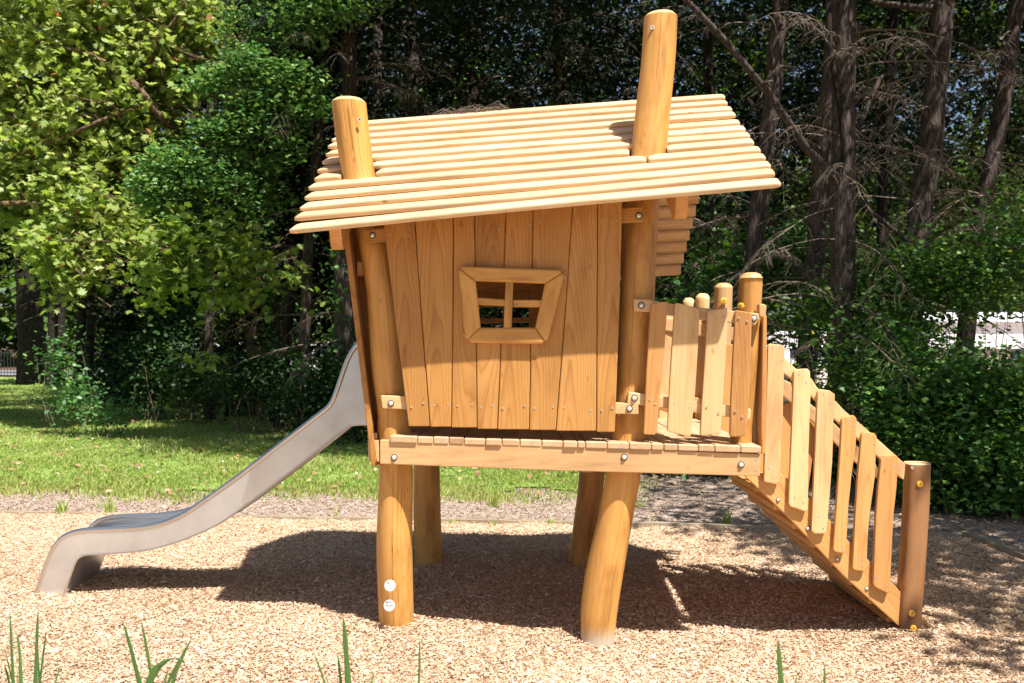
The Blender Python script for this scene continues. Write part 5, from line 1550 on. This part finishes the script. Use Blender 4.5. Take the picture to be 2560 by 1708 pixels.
# weeds and tufts one can count
def blade(lines, base, h, lean, w, rr, bend=.5):
    n = 7; ps = []
    for i in range(n):
        t_ = i / (n - 1)
        ps.append(Vector(base) + Vector((lean[0] * t_ ** 1.8, lean[1] * t_ ** 1.8, h * (t_ - bend * .35 * t_ ** 3))))
    lines.append((ps, w))
def blade_mesh(name, blades, tints):
    V = []; L = []; S = []; T = []
    for (ps, w), ti in zip(blades, tints):
        side = Vector((1, 0.15, 0)) if True else None
        b0 = len(V); n = len(ps)
        for i, p in enumerate(ps):
            t_ = i / (n - 1); ww = w * 1.5 * (min(1.0, (1 - t_) * 9) ** .7 if n > 8 else 1 - t_ ** 1.6) * (.75 + .5 * math.sin(math.pi * min(1, t_ * 1.3))) + .0002
            V.append(p - side * ww / 2); V.append(p + Vector((0, -ww * .25, 0))); V.append(p + side * ww / 2); T += [ti] * 3
        for i in range(n - 1):
            a = b0 + i * 3
            L += [a, a + 1, a + 4, a + 3]; S.append(4); L += [a + 1, a + 2, a + 5, a + 4]; S.append(4)
    return np_mesh(name, np.array([tuple(v) for v in V]), np.array(L), np.array(S), np.array(T), smooth=True)
FG = [  # base x px, list of (tip x, tip y, width) on the 2350 view; stand at about 3.4 m
    (3.3, 'two thin grass stalks with a feathery bend at the bottom left corner', 55, [(28, 1400, .010), (20, 1480, .006)]),
    (3.25, 'tall grass stalk with a broad flag leaf near the left corner', 92, [(92, 1395, .012), (112, 1440, .008), (75, 1500, .006)]),
    (3.3, 'grass clump with four long blades and one arching leaf, left of the silver labels', 345, [(290, 1418, .014), (318, 1428, .011), (448, 1452, .010), (420, 1500, .012), (335, 1560, .01)]),
    (3.3, 'broad upright grass blades just left of the front left leg', 800, [(788, 1415, .020), (724, 1490, .008), (838, 1560, .012)]),
    (3.3, 'single thin grass blade right of the front left leg', 962, [(963, 1470, .009)]),
    (3.3, 'broad pointed leaf rising at the bottom right of centre', 1802, [(1781, 1465, .022)]),
    (3.3, 'short grass blade right of the broad pointed leaf', 1886, [(1896, 1525, .011)]),
]
for Y, lab, bx_, tips in FG:
    b0 = PD(bx_, 1568, Y)
    root = setp(empty('grass_plant', (b0.x, b0.y, 0)), lab, 'grass plant', 'tall grass growing before the camera')
    for (tx_, ty_, w) in tips:
        tip = PD(tx_, ty_, Y)
        base_ = Vector((b0.x + R.uniform(-.03, .03), Y + R.uniform(-.04, .04), 0))
        bl_ = []
        h = tip.z; ln = (tip.x - base_.x, 0)
        n_ = 12
        ps = [base_ + Vector((ln[0] * (i / 11) ** 1.7, 0, h * (i / 11))) for i in range(12)]
        ps = [ps[0].lerp(ps[-1], 0)] + ps[1:]
        fine_ = []
        for a_, b_ in zip(ps[:-1], ps[1:]):
            for j_ in range(3): fine_.append(a_.lerp(b_, j_ / 3))
        fine_.append(ps[-1]); ps = fine_
        bl_.append((ps, w * .72))
        inv(link('blade', blade_mesh('blade', bl_, [R.uniform(.1, .9)]), None, (L_REED,)), root)
for k_, (bx_, tips) in enumerate([(40, [(38, 1450, 52), (8, 1520, 30)]), (100, [(140, 1525, 118), (86, 1480, 90)]), (370, [(440, 1470, 392), (300, 1500, 318), (385, 1535, 372)]), (805, [(775, 1500, 782), (860, 1545, 838)]), (1840, [(1830, 1540, 1820)])]):
    r_ = bpy.data.objects['grass_plant' + ('' if k_ == 0 else '.%03d' % (k_ if k_ < 4 else 5))]
    for tx_, ty_, mx_ in tips:
        tip = PD(tx_, ty_, 3.36); mid = PD(mx_, ty_ + 60, 3.33); b_ = PD(bx_, 1568, 3.3); b_.z = 0; low = b_.lerp(mid, .75)
        ps = [b_]
        for j_ in range(1, 22):
            t_ = j_ / 21
            ps.append(b_ * (1 - t_) ** 3 + low * 3 * t_ * (1 - t_) ** 2 + mid * 3 * t_ * t_ * (1 - t_) + tip * t_ ** 3)
        inv(link('blade', blade_mesh('blade', [(ps, R.uniform(.004, .008))], [R.uniform(.2, 1)]), None, (L_REED,)), r_)
# the arching leaf in the clump
root = bpy.data.objects['grass_plant.002']
w = [PD(x, y, 3.3) for x, y in ((335, 1600), (345, 1560), (362, 1530), (385, 1513), (405, 1510), (425, 1522))]
ps = []
for a, b in zip(w[:-1], w[1:]):
    for j in range(3): ps.append(a.lerp(b, j / 3))
ps.append(w[-1])
inv(link('blade', blade_mesh('blade', [(ps, .016)], [.7]), None, (L_REED,)), root)
TF = [((140, 1180), .17, 30, 'small grass tuft on the chips behind the slide foot'), ((250, 1182), .19, 22, 'thin grass tuft right of the first tuft behind the slide foot'), ((225, 1165), .07, 5, 'sparse weed between the two tufts behind the slide'),
      ((770, 1190), .13, 5, 'few dark grass stems left of the front left leg'), ((1132, 1160), .13, 34, 'leafy weed in the mulch between the legs'), ((1038, 1200), .07, 10, 'short weed beside the back left leg'), ((1135, 1203), .07, 9, 'short weed in the middle between the legs'), ((1265, 1205), .08, 11, 'short weed left of the back right leg'),
      ((1470, 1160), .10, 14, 'dark weed tuft right of the front right leg'), ((1668, 1205), .17, 26, 'dry grass tuft in the shade behind the stairs'), ((1495, 1200), .09, 5, 'thin weed right of the back right leg')]
for k, ((x, y), h, nb, lab) in enumerate(TF):
    Y = 1.5 * 2285 / (y - 784)
    b0 = PD(x, y, Y)
    bl_ = []; rr = random.Random(k)
    for _ in range(nb):
        bb = Vector((rr.gauss(0, .02), rr.gauss(0, .02), -.01)); blade(bl_, bb, h * rr.uniform(.5, 1.2), (rr.gauss(0, .05), rr.gauss(0, .05)), .006, rr)
    o = link('weed', blade_mesh('weed', bl_, [rr.uniform(.1, .8) for _ in bl_]), None, (L_GRASS,))
    o.location = (b0.x, b0.y, float(ground_h(b0.x, b0.y)))
    setp(o, lab, 'weed', 'small weeds growing through the mulch')

# ------------------------------------------------------------------ far things: caravan, van, car, fence
M_WHITE = simple('white_panel', (0.78, 0.78, 0.76), 0.4, 0, (1.5, .85))
M_BEIGE = simple('beige_panel', (0.36, 0.27, 0.23), 0.7, 0, (2.0, .7))
M_GLASS = simple('dark_glass', (0.03, 0.04, 0.06), 0.1)
M_TYRE = simple('tyre', (0.02, 0.02, 0.02), 0.8)
M_FENCE = simple('fence_metal', (0.03, 0.035, 0.03), 0.5)
M_SILV = simple('silver_paint', (0.45, 0.48, 0.52), 0.3, .5)
def wbox(name, x0, x1, y0, y1, z0, z1, mat, root, bev=.03, seg=2):
    bm = bmesh.new()
    bmesh.ops.create_cube(bm, size=1)
    for v in bm.verts: v.co = Vector(((x0 + x1) / 2 + v.co.x * (x1 - x0), (y0 + y1) / 2 + v.co.y * (y1 - y0), (z0 + z1) / 2 + v.co.z * (z1 - z0)))
    if bev: bevel_bm(bm, bev, seg)
    me = bpy.data.meshes.new(name); bm.to_mesh(me); bm.free()
    return inv(link(name, me, None, (mat,)), root)
def wheel(root, x, y, r):
    bm = bmesh.new()
    bmesh.ops.create_cone(bm, cap_ends=True, segments=20, radius1=r, radius2=r, depth=.2, matrix=Matrix.Translation((x, y, r)) @ Matrix.Rotation(math.pi / 2, 4, 'X'))
    me = bpy.data.meshes.new('wheel'); bm.to_mesh(me); bm.free(); inv(link('wheel', me, None, (M_TYRE,)), root)
ch = empty('mobile_home', (20, 41, 0)); setp(ch, 'long mobile home with white upper panels seen through the ivy', 'mobile home')
wbox('wall', 16.5, 27, 39.2, 42.5, .25, 1.2, M_BEIGE, ch); wbox('upper_panel', 16.4, 27.1, 39.1, 42.6, 1.203, 2.25, M_WHITE, ch)
o = inv(prism('roof', [Vector((16.2, 38.9, 2.253)), Vector((27.3, 38.9, 2.253)), Vector((27.3, 40.8, 2.65)), Vector((16.2, 40.8, 2.65))], .05, M_WHITE, None, 0, direction=(0, 0, 1)), ch)
inv(prism('roof', [Vector((16.2, 42.8, 2.253)), Vector((27.3, 42.8, 2.253)), Vector((27.3, 40.803, 2.65)), Vector((16.2, 40.803, 2.65))], .05, M_WHITE, None, 0, direction=(0, 0, 1)), ch)
for x in (17.2, 19.6, 22.4, 25): wbox('window', x, x + 1.1, 39.05, 39.12, .55, 1.1, M_GLASS, ch, .01)
wbox('skirt', 16.6, 26.9, 39.4, 42.3, 0, .249, M_TYRE, ch, .01)
cv = empty('camper_van', (11.2, 40, 0)); setp(cv, 'white camper van glimpsed between stairs and trunks', 'van')
wbox('body', 9.9, 13.6, 39, 41, .45, 1.35, M_WHITE, cv, .12, 3); wbox('roof', 10.0, 13.0, 39.1, 40.9, 1.353, 1.9, M_WHITE, cv, .2, 3); wbox('window', 10.9, 12.6, 38.97, 39.03, .85, 1.2, M_GLASS, cv, .02)
for x in (10.6, 12.8): wheel(cv, x, 39.1, .34)
pc = empty('parked_car', (-9.6, 38, 0)); setp(pc, 'pale parked car glimpsed between trunks left of the slide', 'car')
wbox('body', -13.6, -9.4, 37.2, 38.9, .3, .95, M_SILV, pc, .14, 3); wbox('cabin', -12.8, -10.2, 37.35, 38.75, .9, 1.45, M_WHITE, pc, .2, 3); wbox('window', -12.4, -10.6, 37.31, 37.37, 1.02, 1.32, M_GLASS, pc, .02)
for x in (-12.8, -10.2): wheel(pc, x, 37.3, .32)
pc2 = empty('parked_car', (-6.5, 38, 0)); setp(pc2, 'white parked car half hidden behind the slide top trunks', 'car')
wbox('body', -8.6, -4.6, 37.2, 38.9, .3, .95, M_WHITE, pc2, .14, 3); wbox('cabin', -7.8, -5.4, 37.35, 38.75, .9, 1.5, M_WHITE, pc2, .2, 3); wbox('window', -7.4, -5.8, 37.31, 37.37, 1.02, 1.34, M_GLASS, pc2, .02)
for x in (-7.8, -5.4): wheel(pc2, x, 37.3, .32)
fn = empty('metal_fence', (-24, 43.5, 0)); setp(fn, 'dark metal bar fence along the road at the far left', 'fence')
inv(join_meshes('rail', [bar('b', (-30, 43.5, 1.0), (-17, 43.5, 1.0), .04, .04, M_FENCE), bar('b', (-30, 43.5, .15), (-17, 43.5, .15), .04, .04, M_FENCE)]), fn)
fb = bar('fence_bar', (0, 0, 0), (0, 0, 1.08), .022, .022, M_FENCE, up=(0, 1, 0), bev=0)
fb.location = (-30, 43.46, 0); inv(fb, fn)
fbm = fb.matrix_parent_inverse.copy()
x = -29.86
while x < -17:
    o = fb.copy(); COL.objects.link(o); o.parent = fn; o.matrix_parent_inverse = fbm; o.location = (x, 43.46, 0); x += .14
